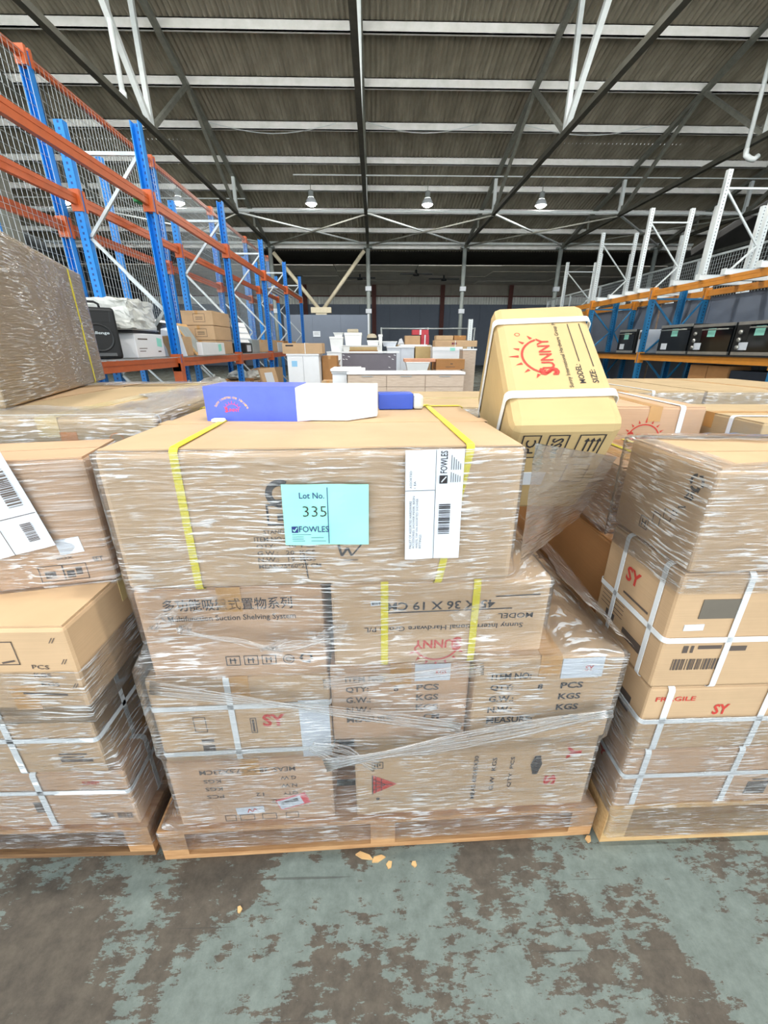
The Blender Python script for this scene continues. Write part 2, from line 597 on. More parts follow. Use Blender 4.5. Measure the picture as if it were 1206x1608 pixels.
def sticker(t, face, x, y, w, h, mat=PAPER, rot=0, lift=.002, name='sticker', label=None, draw=None, ink=INK):
    """thin paper glued on a face; lower left corner x,y"""
    o, u, v, n = face_frame(face, tuple(t['_d']))
    c, s = math.cos(R(rot)), math.sin(R(rot))
    uu = u * c + v * s; vv = v * c - u * s
    o2 = o + u * x + v * y
    pts = [o2, o2 + uu * w, o2 + uu * w + vv * h, o2 + vv * h]
    m = MB().add([p + n * .0004 for p in pts] + [p + n * lift for p in pts], [(4, 5, 6, 7), (0, 1, 5, 4), (1, 2, 6, 5), (2, 3, 7, 6), (3, 0, 4, 7), (3, 2, 1, 0)])
    ob = m.build(name, mat, t)
    if label: ob['label'] = label
    if draw:
        p = Print((o2, uu, vv, n), lift + .0006)
        draw(p)
        p.done(ink, ob)
    return ob

# ------------------------------------------------------------ stretch film
def hull(pts):
    pts = sorted(set((round(a, 5), round(b, 5)) for a, b in pts))
    def half(ps):
        h = []
        for p in ps:
            while len(h) > 1 and (h[-1][0] - h[-2][0]) * (p[1] - h[-2][1]) - (h[-1][1] - h[-2][1]) * (p[0] - h[-2][0]) <= 0:
                h.pop()
            h.append(p)
        return h[:-1]
    return half(pts) + half(pts[::-1])

def ray_hull(h, c, d):
    best = 0
    n = len(h)
    for i in range(n):
        ax, ay = h[i][0] - c[0], h[i][1] - c[1]
        bx, by = h[(i + 1) % n][0] - c[0], h[(i + 1) % n][1] - c[1]
        ex, ey = bx - ax, by - ay
        den = d[0] * ey - d[1] * ex
        if abs(den) < 1e-9:
            continue
        t = (ax * ey - ay * ex) / den
        k = (ax * d[1] - ay * d[0]) / den
        if t > best and -1e-6 <= k <= 1 + 1e-6:
            best = t
    return best

def film(label, foots, z0, z1, mat=FILM, step=.012, du=.011, off=.005, win=2, flap=.05, amp=.0013, seed=0, name='stretch_film', group=None):
    """film wound round a stack. foots: (corner points, z from, z to)"""
    allp = [p for f in foots for p in f[0]]
    xa, xb = min(p[0] for p in allp), max(p[0] for p in allp)
    ya, yb = min(p[1] for p in allp), max(p[1] for p in allp)
    c = ((xa + xb) / 2, (ya + yb) / 2)
    per = []
    def seg(p, q):
        n = max(2, int(math.dist(p, q) / du))
        for i in range(n):
            per.append((p[0] + (q[0] - p[0]) * i / n, p[1] + (q[1] - p[1]) * i / n))
    cs = [(xa, ya), (xb, ya), (xb, yb), (xa, yb)]
    for i in range(4):
        seg(cs[i], cs[(i + 1) % 4])
    dirs = []
    for p in per:
        d = Vector((p[0] - c[0], p[1] - c[1])).normalized()
        dirs.append((d.x, d.y))
    N = len(per)
    nz = int((z1 - z0) / step) + 1
    cache = {}
    rows = []
    for i in range(nz):
        z = z0 + i * step
        act = tuple(k for k, f in enumerate(foots) if f[1] - .002 <= z <= f[2] + .002)
        if not act:
            act = (min(range(len(foots)), key=lambda k: min(abs(z - foots[k][1]), abs(z - foots[k][2]))),)
        if act not in cache:
            h = hull([p for k in act for p in foots[k][0]])
            cache[act] = [ray_hull(h, c, d) for d in dirs]
        rows.append(cache[act])
    mx = [[max(rows[k][j] for k in range(max(0, i - win), min(nz, i + win + 1))) for j in range(N)] for i in range(nz)]
    sm = [[sum(mx[k][j] for k in range(max(0, i - win), min(nz, i + win + 1))) / (min(nz, i + win + 1) - max(0, i - win)) for j in range(N)] for i in range(nz)]
    vs = []; uvs = []
    ln = (2 * (xb - xa) + 2 * (yb - ya))
    def put(i, j, r, z):
        u = ln * j / N
        a = noise.noise(Vector((u * 9, z * 75, seed))) * amp + noise.noise(Vector((u * 3, z * 12, seed + 9))) * amp * 1.6
        # horizontal smoothing along corners comes from off
        rr = r + off + a
        vs.append((c[0] + dirs[j][0] * rr, c[1] + dirs[j][1] * rr, z))
        uvs.append((u, z))
    for i in range(nz):
        z = z0 + i * step
        for j in range(N):
            put(i, j, sm[i][j], z)
    total = nz
    if flap:
        for k in (1, 2, 3, 4):
            z = z0 + (nz - 1) * step
            for j in range(N):
                u = ln * j / N
                inn = flap * k / 4 * (.75 + .5 * noise.noise(Vector((u * 5, 3, seed))))
                rr = sm[-1][j] + off - inn
                vs.append((c[0] + dirs[j][0] * rr, c[1] + dirs[j][1] * rr, z + .004 + .003 * noise.noise(Vector((u * 12, k * .7, seed)))))
                uvs.append((u, z + inn))
        total += 4
    fs = []
    for i in range(total - 1):
        for j in range(N):
            fs.append((i * N + j, i * N + (j + 1) % N, (i + 1) * N + (j + 1) % N, (i + 1) * N + j))
    me = bpy.data.meshes.new(name)
    me.from_pydata(vs, [], fs)
    uvl = me.uv_layers.new(name='UVMap')
    for p in me.polygons:
        ids = [me.loops[k].vertex_index for k in p.loop_indices]
        wrap = max(uvs[q][0] for q in ids) - min(uvs[q][0] for q in ids) > ln / 2
        for k, q in zip(p.loop_indices, ids):
            u, v = uvs[q]
            uvl.data[k].uv = (u + ln if wrap and u < ln / 2 else u, v)
    o = link(name, me, mat, None, True)
    if label:
        tag(o, label, 'plastic film', group)
    return o

def sheet(name, c00, c10, c11, c01, mat, parent, n=26, amp=.006, sag=.0, seed=0, uvk=(1, 1)):
    """loose wrinkled sheet of film between four corners"""
    c00, c10, c11, c01 = map(Vector, (c00, c10, c11, c01))
    nn = (c10 - c00).cross(c01 - c00).normalized()
    vs = []; uv = []
    for i in range(n + 1):
        for j in range(n + 1):
            a, b = j / n, i / n
            p = c00 * (1 - a) * (1 - b) + c10 * a * (1 - b) + c11 * a * b + c01 * (1 - a) * b
            k = noise.noise(Vector((a * 5, b * 9, seed))) * amp + noise.noise(Vector((a * 14, b * 3, seed + 4))) * amp * .5
            k -= sag * math.sin(PI * a) * math.sin(PI * b)
            vs.append(p + nn * k); uv.append((a * (c10 - c00).length * uvk[0], b * (c01 - c00).length * uvk[1]))
    fs = [(i * (n + 1) + j, i * (n + 1) + j + 1, (i + 1) * (n + 1) + j + 1, (i + 1) * (n + 1) + j) for i in range(n) for j in range(n)]
    me = bpy.data.meshes.new(name)
    me.from_pydata(vs, [], fs)
    ul = me.uv_layers.new(name='UVMap')
    for lp in me.loops:
        ul.data[lp.index].uv = uv[lp.vertex_index]
    return link(name, me, mat, parent, True)

def rope(name, p, q, mat, parent, width=.03, strands=7, bow=.0, seed=0):
    """film gathered into a flat rope between two points, lying against the front of the load"""
    rnd = random.Random(seed)
    p = Vector(p); q = Vector(q)
    d = (q - p).normalized()
    side = Vector((0, -1, 0)).cross(d).normalized()
    m = MB()
    for s in range(strands):
        o = (s / (strands - 1) - .5) * width
        pts = []
        ph = rnd.random() * 6
        for k in range(15):
            t = k / 14
            w = (.35 + .65 * abs(math.cos(t * 4 + seed)))
            pp = p.lerp(q, t) + side * (o * w + .002 * math.sin(t * 9 + ph)) + Vector((0, -.002 - .003 * rnd.random(), 0)) + Vector((0, 0, -bow * math.sin(PI * t)))
            pts.append(pp)
        m.tube(pts, rnd.uniform(.0012, .0028), 5)
    return m.build(name, mat, parent, True)

def rectfoot(cx, cy, w, d, a=0.0):
    c, s = math.cos(a), math.sin(a)
    return [(cx + x * c - y * s, cy + x * s + y * c) for x, y in ((-w / 2, -d / 2), (w / 2, -d / 2), (w / 2, d / 2), (-w / 2, d / 2))]

# ============================================================ the building
def zr(y):            # underside of the purlins on the slope that faces the camera's view
    return 12.40 - .242 * y if y >= 3 else 12.40 - .242 * (6 - y)

fl = MB().add([(-18, -4, 0), (18, -4, 0), (18, 36, 0), (-18, 36, 0)], [(0, 1, 2, 3)]).build('floor', FLOOR)
fl['kind'] = 'structure'
ap = MB().add([(-50, -60, -.01), (50, -60, -.01), (50, -4, -.01), (-50, -4, -.01)], [(0, 1, 2, 3)]).build('floor_bounce_yard', plain('bounce_yard_concrete', srgb(205, 203, 196), .9, var=.06, vscale=.6))  # unseen pale ground added to bounce daylight up onto the roof
ap['kind'] = 'structure'

ceiling = struct('ceiling')
def corr_sheet(width, length, pitch=.146, amp=.032, seg=8):
    n = int(round(width / pitch)) * seg
    vs = []; fs = []
    for i in range(n + 1):
        x = width * i / n
        z = amp * math.cos(2 * PI * x / pitch)
        vs += [(x, 0, z), (x, length, z)]
    for i in range(n):
        fs.append((2 * i, 2 * i + 1, 2 * i + 3, 2 * i + 2))
    me = bpy.data.meshes.new('roof_sheet')
    me.from_pydata(vs, [], fs)
    me.materials.append(ROOF)
    for p in me.polygons: p.use_smooth = True
    return me
SW = .146 * 7
sl = math.atan(.242)
rows = [(3.0, 10.75), (10.7, 18.45), (18.4, 26.2)]
for k, (ya, yb) in enumerate(rows):
    me = corr_sheet(SW + .03, (yb - ya) / math.cos(sl))
    for i in range(34):
        o = link('roof_sheet', me, None, ceiling)
        o.location = (-17.3 + i * SW, ya, zr(ya) + .235 - .012 * k)
        o.rotation_euler = (-sl, 0, 0)
me = corr_sheet(SW + .03, 7.5 / math.cos(sl))
for i in range(34):
    o = link('roof_sheet', me, None, ceiling)
    o.location = (-17.3 + i * SW, 3 - 7.5, zr(-4.5) + .235)
    o.rotation_euler = (sl, 0, 0)
ym = 14.4 - 1.58 * 7
while ym < 26.2:
    m = MB()
    z = zr(ym)
    m.box(-17.2, 17.2, ym - .02, ym + .02, z - .03, z + .2)
    m.box(-17.2, 17.2, ym - .02, ym + .08, z - .03, z - .01)
    m.box(-17.2, 17.2, ym - .02, ym + .1, z + .18, z + .2)
    m.build('purlin', PURLIN, ceiling)
    ym += 1.58
for y in (1.4, -1.0, -3.4):
    MB().box(-17.2, 17.2, y - .05, y + .05, zr(y), zr(y) + .2).build('purlin', PURLIN, ceiling)
TX = (-10.6, -5.45, -.3, 4.85, 10.0, 15.15)
for y, r in ((19.7, .055), (25.1, .06)):
    MB().tube([(-17, y, 6.42), (17, y, 6.42)], r, 8).build('strut', WHITE_ST, ceiling)
for a, b in zip(TX[:-1], TX[1:]):
    MB().bar((a, 19.7, 6.36), (b, 25.1, 6.36), .09, .05).build('brace', WHITE_ST, ceiling)
    MB().bar((b, 19.7, 6.30), (a, 25.1, 6.30), .07, .05).build('brace', TRUSS, ceiling)
MB().tube([(-3.0, 19.0, 7.36), (17, 19.0, 7.36)], .022, 6).build('conduit', WHITE_ST, ceiling)
MB().tube([(-17, 20.6, 7.05), (-5.3, 20.6, 7.05)], .02, 6).build('conduit', WHITE_ST, ceiling)
# sagging cables between the purlins
for xa, xb, y, z in ((-5.4, -1.2, 17.3, 8.2), (-.2, 3.6, 17.3, 8.25), (4.9, 9.4, 17.2, 8.2)):
    pts = [(xa + (xb - xa) * i / 10, y, z - .28 * math.sin(PI * i / 10)) for i in range(11)]
    MB().tube(pts, .012, 5).build('cable', WHITE_ST, ceiling)

names_t = ['dark grey roof truss far over the mesh-backed blue racks', 'grey steel roof truss rising over the blue pallet rack',
           'roof truss running straight down the middle of the ceiling', 'roof truss right of the ceiling middle, over the tilted carton',
           'roof truss over the white-topped racking at the right', 'outermost roof truss beyond the right-hand racking']
for x, lb in zip(TX, names_t):
    t = thing('roof_truss', lb, 'roof truss', (x, 0, 6.35), 0, 'roof trusses')
    Z = lambda y: zr(y) - 6.35 - .07
    MB().bar((0, -4.4, 0), (0, 25.2, 0), .13, .12).build('bottom_chord', CHORD, t)
    MB().bar((0, 3, Z(3)), (0, 25.3, Z(25.3)), .14, .13).build('top_chord', TRUSS, t)
    MB().bar((0, 3, Z(3)), (0, -4.4, Z(-4.4)), .14, .13).build('top_chord', TRUSS, t)
    for a, b, w, mt in (((13, 0), (15.9, 1), .1, TRUSS), ((15.9, 1), (19.7, 0), .1, TRUSS), ((13, 0), (9.8, 1), .12, WHITE_ST),
                        ((6.4, 0), (9.8, 1), .1, TRUSS), ((6.4, 0), (3, 1), .1, TRUSS), ((13, 0), (13.02, 1), .11, WHITE_ST),
                        ((19.7, 0), (19.72, 1), .12, WHITE_ST), ((19.7, 0), (22.4, 1), .08, TRUSS), ((22.4, 0), (22.42, 1), .07, TRUSS),
                        ((6.4, 0), (6.42, 1), .1, WHITE_ST), ((3, 0), (3.02, 1), .1, TRUSS)):
        pa = (0, a[0], Z(a[0]) if a[1] else 0); pb = (0, b[0], Z(b[0]) if b[1] else 0)
        MB().bar(pa, pb, w, w).build('web', mt, t)
    for y in (13, 19.7):
        MB().box(-.012, .012, y - .2, y + .2, -.05, .28).build('gusset', TRUSS, t)
t = thing('downpipe', 'white rainwater pipe hanging from the roof truss by the white racks', 'pipe', (10.0, 13.4, 0))
MB().tube([(-.1, 0, 9.1), (-.1, 0, 6.2)], .055, 10).build('pipe', WHITE_ST, t, True)
MB().tube([(-.1, 0, 6.22), (-.1, -.03, 6.08), (0, -.06, 6.0), (.12, -.06, 5.98), (.22, -.06, 6.06)], .065, 10).build('elbow', WHITE_ST, t, True)
t = thing('downpipe', 'white rainwater pipe dropping onto the truss above the blue racks', 'pipe', (-5.45, 11.8, 0))
MB().tube([(0, 0, 9.3), (0, 0, 6.42)], .055, 10).build('pipe', WHITE_ST, t, True)
MB().tube([(0, 0, 6.52), (0, 0, 6.42)], .075, 10).build('collar', WHITE_ST, t, True)

# far side: columns, low annex ceiling and back wall
cl = ['silver steel column left of the cream V-shaped brace', 'silver steel column at the right end of the cream V-shaped brace',
      'silver steel column behind the stacked cartons, just left of the tilted carton', 'silver steel column rising above the tilted carton',
      'silver steel column behind the white rack frames']
for x, lb in zip(TX[1:], cl):
    t = thing('steel_column', lb, 'column', (x, 25.2, 0), 0, 'columns along the far eaves')
    MB().tube([(0, 0, .02), (0, 0, 6.2)], .11, 14).build('shaft', COLUMN, t, True)
    MB().box(-.2, .2, -.2, .2, 0, .02).build('base_plate', COLUMN, t)
    MB().box(-.22, .22, -.16, .16, 6.2, 6.29).build('cap_plate', COLUMN, t)
    for z in (3.1, 4.2):
        MB().box(-.16, .16, -.16, .0, z, z + .22).build('junction_box', PALEGREY, t)
t = thing('steel_column', 'grey boxed steel column at the far left behind the blue racks', 'column', (-10.6, 14.2, 0))
MB().box(-.28, .28, -.04, .04, 0, 6.28).box(-.3, -.26, -.2, .2, 0, 6.28).box(.26, .3, -.2, .2, 0, 6.28).build('shaft', TRUSS, t)
MB().box(-.36, .36, -.26, .26, 0, .02).build('base_plate', TRUSS, t)
t = thing('knee_brace', 'cream V-shaped tubular brace hanging between two far columns', 'brace', (-2.9, 25.0, 3.2))
MB().tube([(-.12, 0, .1), (-2.35, 0, 2.75)], .1, 10).build('arm', CREAM, t, True)
MB().tube([(.12, 0, .1), (2.4, 0, 2.85)], .1, 10).build('arm', CREAM, t, True)
MB().box(-.55, .55, -.16, .16, -.1, .18).build('node_plate', CREAM, t)
MB().box(-.3, .3, -.12, .12, -.28, -.1).build('node_shoe', CREAM, t)

WALL_G = plain('blue_grey_wall_paint', srgb(112, 122, 138), .7, var=.05, vscale=2)
WALL_D = plain('dark_wall', srgb(70, 70, 68), .85, var=.2, vscale=1)
WALL_U = plain('stained_upper_wall', srgb(156, 150, 140), .85, var=.16, vscale=1)
STRIP = plain('milky_wall_sheet', srgb(228, 230, 224), .5, var=.08)
CEILP = plain('ceiling_board', srgb(222, 216, 204), .85, var=.12, vscale=1.2)
wall_back = struct('wall_back')
for i in range(15):
    x = -17.5 + i * 2.34
    MB().box(x, x + 2.325, 35, 35.12, 0, 4.41).build('wall_panel', WALL_G, wall_back)
    MB().box(x, x + 2.325, 35.04, 35.12, 4.95, 6.6).build('upper_panel', WALL_U, wall_back)
MB().box(-17.6, 17.6, 35.13, 35.25, 0, 6.7).build('backing', WALL_D, wall_back)
def ribbed(x0, x1, y, z0, z1, pitch=.2, d=.03):
    n = int((x1 - x0) / pitch * 4)
    vs = []; fs = []
    for i in range(n + 1):
        x = x0 + (x1 - x0) * i / n
        yy = y - (d if (i % 4) in (1, 2) else 0)
        vs += [(x, yy, z0), (x, yy, z1)]
    for i in range(n):
        fs.append((2 * i, 2 * i + 2, 2 * i + 3, 2 * i + 1))
    return MB().add(vs, fs)
for i in range(29):
    x = -17.5 + i * 1.2
    ribbed(x, x + 1.19, 35.03, 4.41, 4.95).build('ribbed_sheet', STRIP, wall_back)
for x in (-10.4, -5.2, 0.0, 5.2, 10.4):
    MB().box(x - .1, x + .1, 34.7, 34.9, 0, 5.7).box(x - .16, x + .16, 34.66, 34.7, 0, 5.7).build('wall_post', RED_ST, wall_back)
MB().box(-17.5, 17.5, 34.9, 35.0, 4.93, 5.0).build('girt', RED_ST, wall_back)
for i in range(7):
    for j in range(4):
        x = -17 + i * 4.9
        MB().box(x, x + 4.86, 27.2 + j * 1.95, 27.2 + j * 1.95 + 1.92, 5.74 + .02 * ((i + j) % 2), 5.78).build('ceiling_board', CEILP, ceiling)
MB().box(-17.5, 17.5, 26.1, 36, 6.62, 6.7).build('annex_roof', WALL_D, ceiling)
MB().box(-17.5, 17.5, 35.5, 35.6, 5.7, 6.7).build('annex_fascia', WALL_D, ceiling)
for x, y in ((-.9, 30.2), (2.6, 28.6), (4.6, 30.5), (-5.5, 29.5)):
    t = thing('ceiling_fan', {-.9: 'dark drooping ceiling fitting left of the middle far column', 2.6: 'small dark fitting under the low far ceiling, right of the middle column',
              4.6: 'dark flat fitting under the low far ceiling near the tilted carton', -5.5: 'dark flat fitting under the low far ceiling by the rack end'}[x], 'ceiling fitting', (x, y, 5.74))
    MB().tube([(0, 0, 0), (0, 0, -.2)], .05, 8).build('stem', BLACK, t, True)
    MB().box(-1.0, 1.0, -.12, .12, -.24, -.2).build('blade', BLACK, t)
    MB().tube([(0, 0, -.2), (0, 0, -.32)], .18, 12).build('hub', BLACK, t, True)
wl = struct('wall_left')
for i in range(10):
    y = -4 + i * 4
    MB().box(-17.6, -17.5, y, y + 3.98, 0, 12).build('wall_panel', WALL_D, wl)
for z in (1.6, 3.0, 4.4, 5.8):
    MB().box(-17.5, -17.36, -4, 36, z, z + .14).build('girt', TRUSS, wl)
wr = struct('wall_right')
for i in range(10):
    y = -4 + i * 4
    MB().box(17.5, 17.6, y, y + 3.98, 0, 12).build('wall_panel', WALL_D, wr)
for z in (1.6, 3.0, 4.4, 5.8):
    MB().box(17.36, 17.5, -4, 36, z, z + .14).build('girt', TRUSS, wr)

# high-bay lamps
LENS = plain('lamp_lens', srgb(255, 252, 235), .4, emit=((1, .97, .88, 1), LAMP_EMIT), var=.0)
def lathe(prof, n=20):
    vs = []; fs = []
    for r_, z in prof:
        vs += [(r_ * math.cos(2 * PI * k / n), r_ * math.sin(2 * PI * k / n), z) for k in range(n)]
    for i in range(len(prof) - 1):
        for k in range(n):
            fs.append((i * n + k, i * n + (k + 1) % n, (i + 1) * n + (k + 1) % n, (i + 1) * n + k))
    return MB().add(vs, fs)
def lamp(x, y, z, label, rod):
    t = thing('high_bay_lamp', label, 'ceiling lamp', (x, y, z), 0, 'high-bay lamps')
    lathe([(.0, .46), (.09, .46), (.1, .42), (.1, .24), (.12, .22)]).build('housing', GALV, t, True)
    lathe([(.11, .22), (.17, .16), (.22, .06), (.235, .0), (.225, .0), (.21, .06), (.16, .15), (.1, .2)], 24).build('reflector', PALEGREY, t, True)
    lathe([(.0, -.09), (.08, -.08), (.16, -.04), (.21, .03)], 24).build('lens', LENS, t, True)
    MB().tube([(0, 0, .45), (0, 0, rod)], .015, 6).build('rod', TRUSS, t, True)
    ld = bpy.data.lights.new('lamp_light', 'AREA')
    ld.shape = 'DISK'; ld.size = .42
    ld.energy = LAMP_W
    ld.color = (1, .97, .9)
    lo = bpy.data.objects.new('lamp_light', ld)
    COL.objects.link(lo)
    lo.parent = t
    lo.location = (0, 0, -.11)
for x, lb in ((-12.3, 'lit high-bay lamp farthest left, seen past the end blue upright'), (-7.8, 'lit high-bay lamp seen through the rack wire mesh'),
              (-2.5, 'lit high-bay lamp left of the central roof truss'), (2.2, 'lit high-bay lamp just right of the central roof truss'),
              (6.85, 'lit high-bay lamp at the right, beside a truss post')):
    lamp(x, 20.0, 6.72, lb, zr(20) - 6.72)
for y, w_ in ((9.5, 'ahead of'), (0.5, 'straight above')):  # extra rows added out of view to light the loads and hall
    for x, v_ in ((-7.8, 'far to the left over the blue racks'), (-2.7, 'just left of the middle'), (2.4, 'just right of the middle'), (7.4, 'far to the right over the oven rack')):
        lamp(x, y, 8.2, 'added unseen high-bay lamp %s the loads, %s' % (w_, v_), zr(y) - 8.2)

# ============================================================ racking
def perforated(name, base, hole):
    t = NT(name)
    v = t.coords('Object')
    sp = t.n('ShaderNodeSeparateXYZ')
    t.l(v, sp.inputs[0])
    fz = t.math('FRACT', t.math('MULTIPLY', sp.outputs[2], 16.0))
    a = t.math('LESS_THAN', fz, .42)
    b = t.math('LESS_THAN', t.math('ABSOLUTE', sp.outputs[0]), .012)
    f = t.math('MULTIPLY', a, b)
    c = t.mix(f, base, hole)
    t.l(c, t.b.inputs['Base Color'])
    t.b.inputs['Roughness'].default_value = .42
    return t.m
UP_BLUE = perforated('blue_perforated_upright', srgb(20, 134, 222), srgb(8, 70, 140))
UP_TEAL = perforated('weathered_perforated_upright', srgb(36, 116, 166), srgb(12, 46, 76))
UP_WHITE = perforated('white_perforated_upright', srgb(226, 234, 236), srgb(140, 150, 156))

_upcache = {}
def upright(parent, x, y, z1, mat, w=.1, d=.08, flip=1, z0=0.0, foot=True):
    """open channel section upright with its own foot plate"""
    key = (round(z1 - z0, 3), mat.name, w, d, flip)
    if key not in _upcache:
        m = MB()
        th = .012
        h = z1 - z0
        m.box(-w / 2, w / 2, -flip * d / 2 - th / 2, -flip * d / 2 + th / 2, 0, h)
        m.box(-w / 2, -w / 2 + th, -d / 2, d / 2, 0, h)
        m.box(w / 2 - th, w / 2, -d / 2, d / 2, 0, h)
        me = m.mesh('upright'); me.materials.append(mat)
        _upcache[key] = me
    o = link('upright', _upcache[key], None, parent)
    o.location = (x, y, z0)
    if foot:
        MB().box(x - .08, x + .08, y - .07, y + .07, 0, .008).build('foot_plate', mat, parent)
    return o

def braces(parent, xa, xb, y, z0, z1, mat, n, w=.035, top=True):
    zz = [z0 + (z1 - z0) * i / n for i in range(n + 1)]
    for i in range(n):
        p = (xa if i % 2 == 0 else xb, y, zz[i]); q = (xb if i % 2 == 0 else xa, y, zz[i + 1])
        MB().bar(p, q, .03, w).build('brace', mat, parent)
    if top:
        MB().bar((xa, y, z1 + .03), (xb, y, z1 + .03), .03, w).build('brace', mat, parent)

def beam(parent, x, ya, yb, z, mat, h=.11, w=.05, conn=True):
    MB().box(x - w / 2, x + w / 2, ya + .05, yb - .05, z - h, z).box(x - w / 2 - .004, x + w / 2 + .004, ya + .05, yb - .05, z - h * .42, z - h * .38).build('beam', mat, parent)
    if conn:
        s = 1 if x > 0 else -1
        for y, k in ((ya, 1), (yb, -1)):
            MB().box(x - .06, x + .06, min(y + k * .02, y + k * .06), max(y + k * .02, y + k * .06), z - h - .06, z + .05).build('connector', mat, parent)

def mesh_panel(parent, x, ya, yb, za, zb, py=.075, pz=.11, r=.0017, mat=GALV):
    m = MB()
    n = int((yb - ya) / py)
    for i in range(n + 1):
        y = ya + (yb - ya) * i / n
        m.bar((x, y, za), (x, y, zb), r * 2, r * 2)
    n = int((zb - za) / pz)
    for i in range(n + 1):
        z = za + (zb - za) * i / n
        m.bar((x + .004, ya, z), (x + .004, yb, z), r * 2, r * 2)
    o = m.build('wire_mesh', mat, parent)
    o['kind'] = 'stuff'
    return o

YS = [3.3, 6.0, 8.72, 11.44, 14.16, 16.88]
lrack = thing('pallet_rack', 'long blue and orange pallet rack with speaker and boxes on its shelf', 'pallet rack', (0, 0, 0))
for y in YS:
    upright(lrack, -2.69, y, 3.72, UP_BLUE, flip=-1)
    upright(lrack, -3.53, y, 3.72, UP_BLUE, flip=1)
    braces(lrack, -2.74, -3.48, y, .2, 3.4, GALV, 4)
for a, b in zip(YS[:-1], YS[1:]):
    for x in (-2.69, -3.53):
        beam(lrack, x, a, b, 1.215, ORANGE)
        beam(lrack, x, a, b, 3.03, ORANGE)
    # wire deck of the shelf
    m = MB()
    for k in range(17):
        y = a + .1 + (b - a - .2) * k / 16
        m.bar((-2.64, y, 1.222), (-3.58, y, 1.222), .006, .006)
    for k in range(8):
        x = -2.62 - k * .138
        m.bar((x, a + .06, 1.228), (x, b - .06, 1.228), .006, .006)
    d = m.build('wire_deck', GALV, lrack); d['kind'] = 'stuff'
MB().box(-2.745, -2.635, 5.94, 6.06, .78, 1.15).build('upright_guard', ORANGE, lrack)
MB().box(-2.745, -2.7, 5.72, 5.84, 2.9, 3.05).build('beam_tag', plain('green_tag', srgb(30, 130, 70)), lrack)
for k in range(5):
    MB().box(-2.74 - .16 * k, -2.62 - .16 * k, 14.2, 16.84, 3.03, 3.05).build('shelf_slat', WHITE_ST, lrack)

mrack = thing('pallet_rack', 'taller blue rack backed with wire mesh, behind the orange-beamed rack', 'pallet rack', (0, 0, 0))
for y in YS:
    upright(mrack, -3.8, y + .06, 4.34, UP_BLUE, flip=-1)
    upright(mrack, -4.65, y + .06, 4.34, UP_BLUE, flip=1)
    braces(mrack, -3.85, -4.6, y + .06, .2, 2.6, GALV, 3, top=False)
for a, b in zip(YS[:-1], YS[1:]):
    beam(mrack, -3.8, a + .06, b + .06, 2.78, ORANGE)
    beam(mrack, -3.8, a + .06, b + .06, 4.32, ORANGE, h=.06)
    beam(mrack, -4.65, a + .06, b + .06, 1.215, ORANGE)
    beam(mrack, -3.8, a + .06, b + .06, 1.215, ORANGE)
    MB().box(-4.6, -3.85, a + .12, b, 1.2, 1.222).build('shelf_board', PINE_D, mrack)
    mesh_panel(mrack, -3.745, a + .12, b, 1.25, 4.28)

rrack = thing('pallet_rack', 'weathered blue rack with amber beams holding the black ovens', 'pallet rack', (0, 0, 0))
RY = [3.9, 6.45, 9.9, 12.58, 15.26, 17.9]
for y in RY:
    upright(rrack, 6.1, y, 2.5, UP_TEAL, flip=1)
    upright(rrack, 6.78, y + .02, 2.5, UP_TEAL, w=.12, flip=-1)
    upright(rrack, 7.28, y, 2.4, UP_TEAL, flip=1)
    braces(rrack, 6.15, 6.72, y, .1, 2.3, TEAL_ST, 4)
    braces(rrack, 7.23, 6.84, y, .1, 2.3, TEAL_ST, 4)
for a, b in zip(RY[:-1], RY[1:]):
    for x in (6.1, 7.28):
        beam(rrack, x, a, b, 2.5, ORANGE_Y, h=.12)
        beam(rrack, x, a, b, 1.2, ORANGE_Y, h=.12)
    MB().box(6.04, 7.3, a + .08, b - .08, 1.2, 1.225).build('shelf_board', BLACK, rrack)
wrack = thing('pallet_rack', 'tall empty white perforated rack frames standing above the amber beams', 'rack frames', (0, 0, 0))
for y, zt in ((8.0, 4.82), (10.5, 4.82), (13.07, 4.82), (15.6, 4.82), (18.1, 4.4)):
    upright(wrack, 7.52, y, zt, UP_WHITE, flip=1)
    upright(wrack, 8.62, y, zt, UP_WHITE, flip=1)
    braces(wrack, 7.57, 8.57, y, .4, zt - .35, WHITE_ST, 4)
for y in (10.9, 13.5, 16.0):
    upright(wrack, 7.75, y, 4.3, UP_WHITE, flip=1)
    upright(wrack, 8.8, y, 4.3, UP_WHITE, flip=1)
for y in (8.0, 10.5, 13.07, 15.6):
    beam(wrack, 7.52, y, y + 2.5, 1.2, WHITE_ST)
fence = thing('mesh_fence', 'galvanised wire mesh fence above the grey partition at the right', 'fence', (0, 0, 0))
mesh_panel(fence, 9.2, 5.0, 24, 2.4, 3.62, .09, .09, .003)
for k in range(8):
    y = 5.0 + k * 2.714
    MB().bar((9.2, y, 0), (9.2, y, 3.66), .06).build('post', GALV, fence)
MB().bar((9.2, 5.0, 3.64), (9.2, 24, 3.64), .05).build('rail', GALV, fence)
wp = thing('partition_wall', 'blue-grey panelled partition standing behind the oven rack', 'partition', (7.345, 3, 0))
for k in range(10):
    MB().box(0, .04, k * 1.7, k * 1.7 + 1.685, 0, 2.36).build('panel', WALL_G, wp)
for k in (2, 5):
    MB().box(-.015, 0, k * 1.7 - .03, k * 1.7 + .03, 0, 2.36).build('cover_strip', plain('rusty_strip', srgb(150, 132, 116), .8, var=.3, vscale=20), wp)

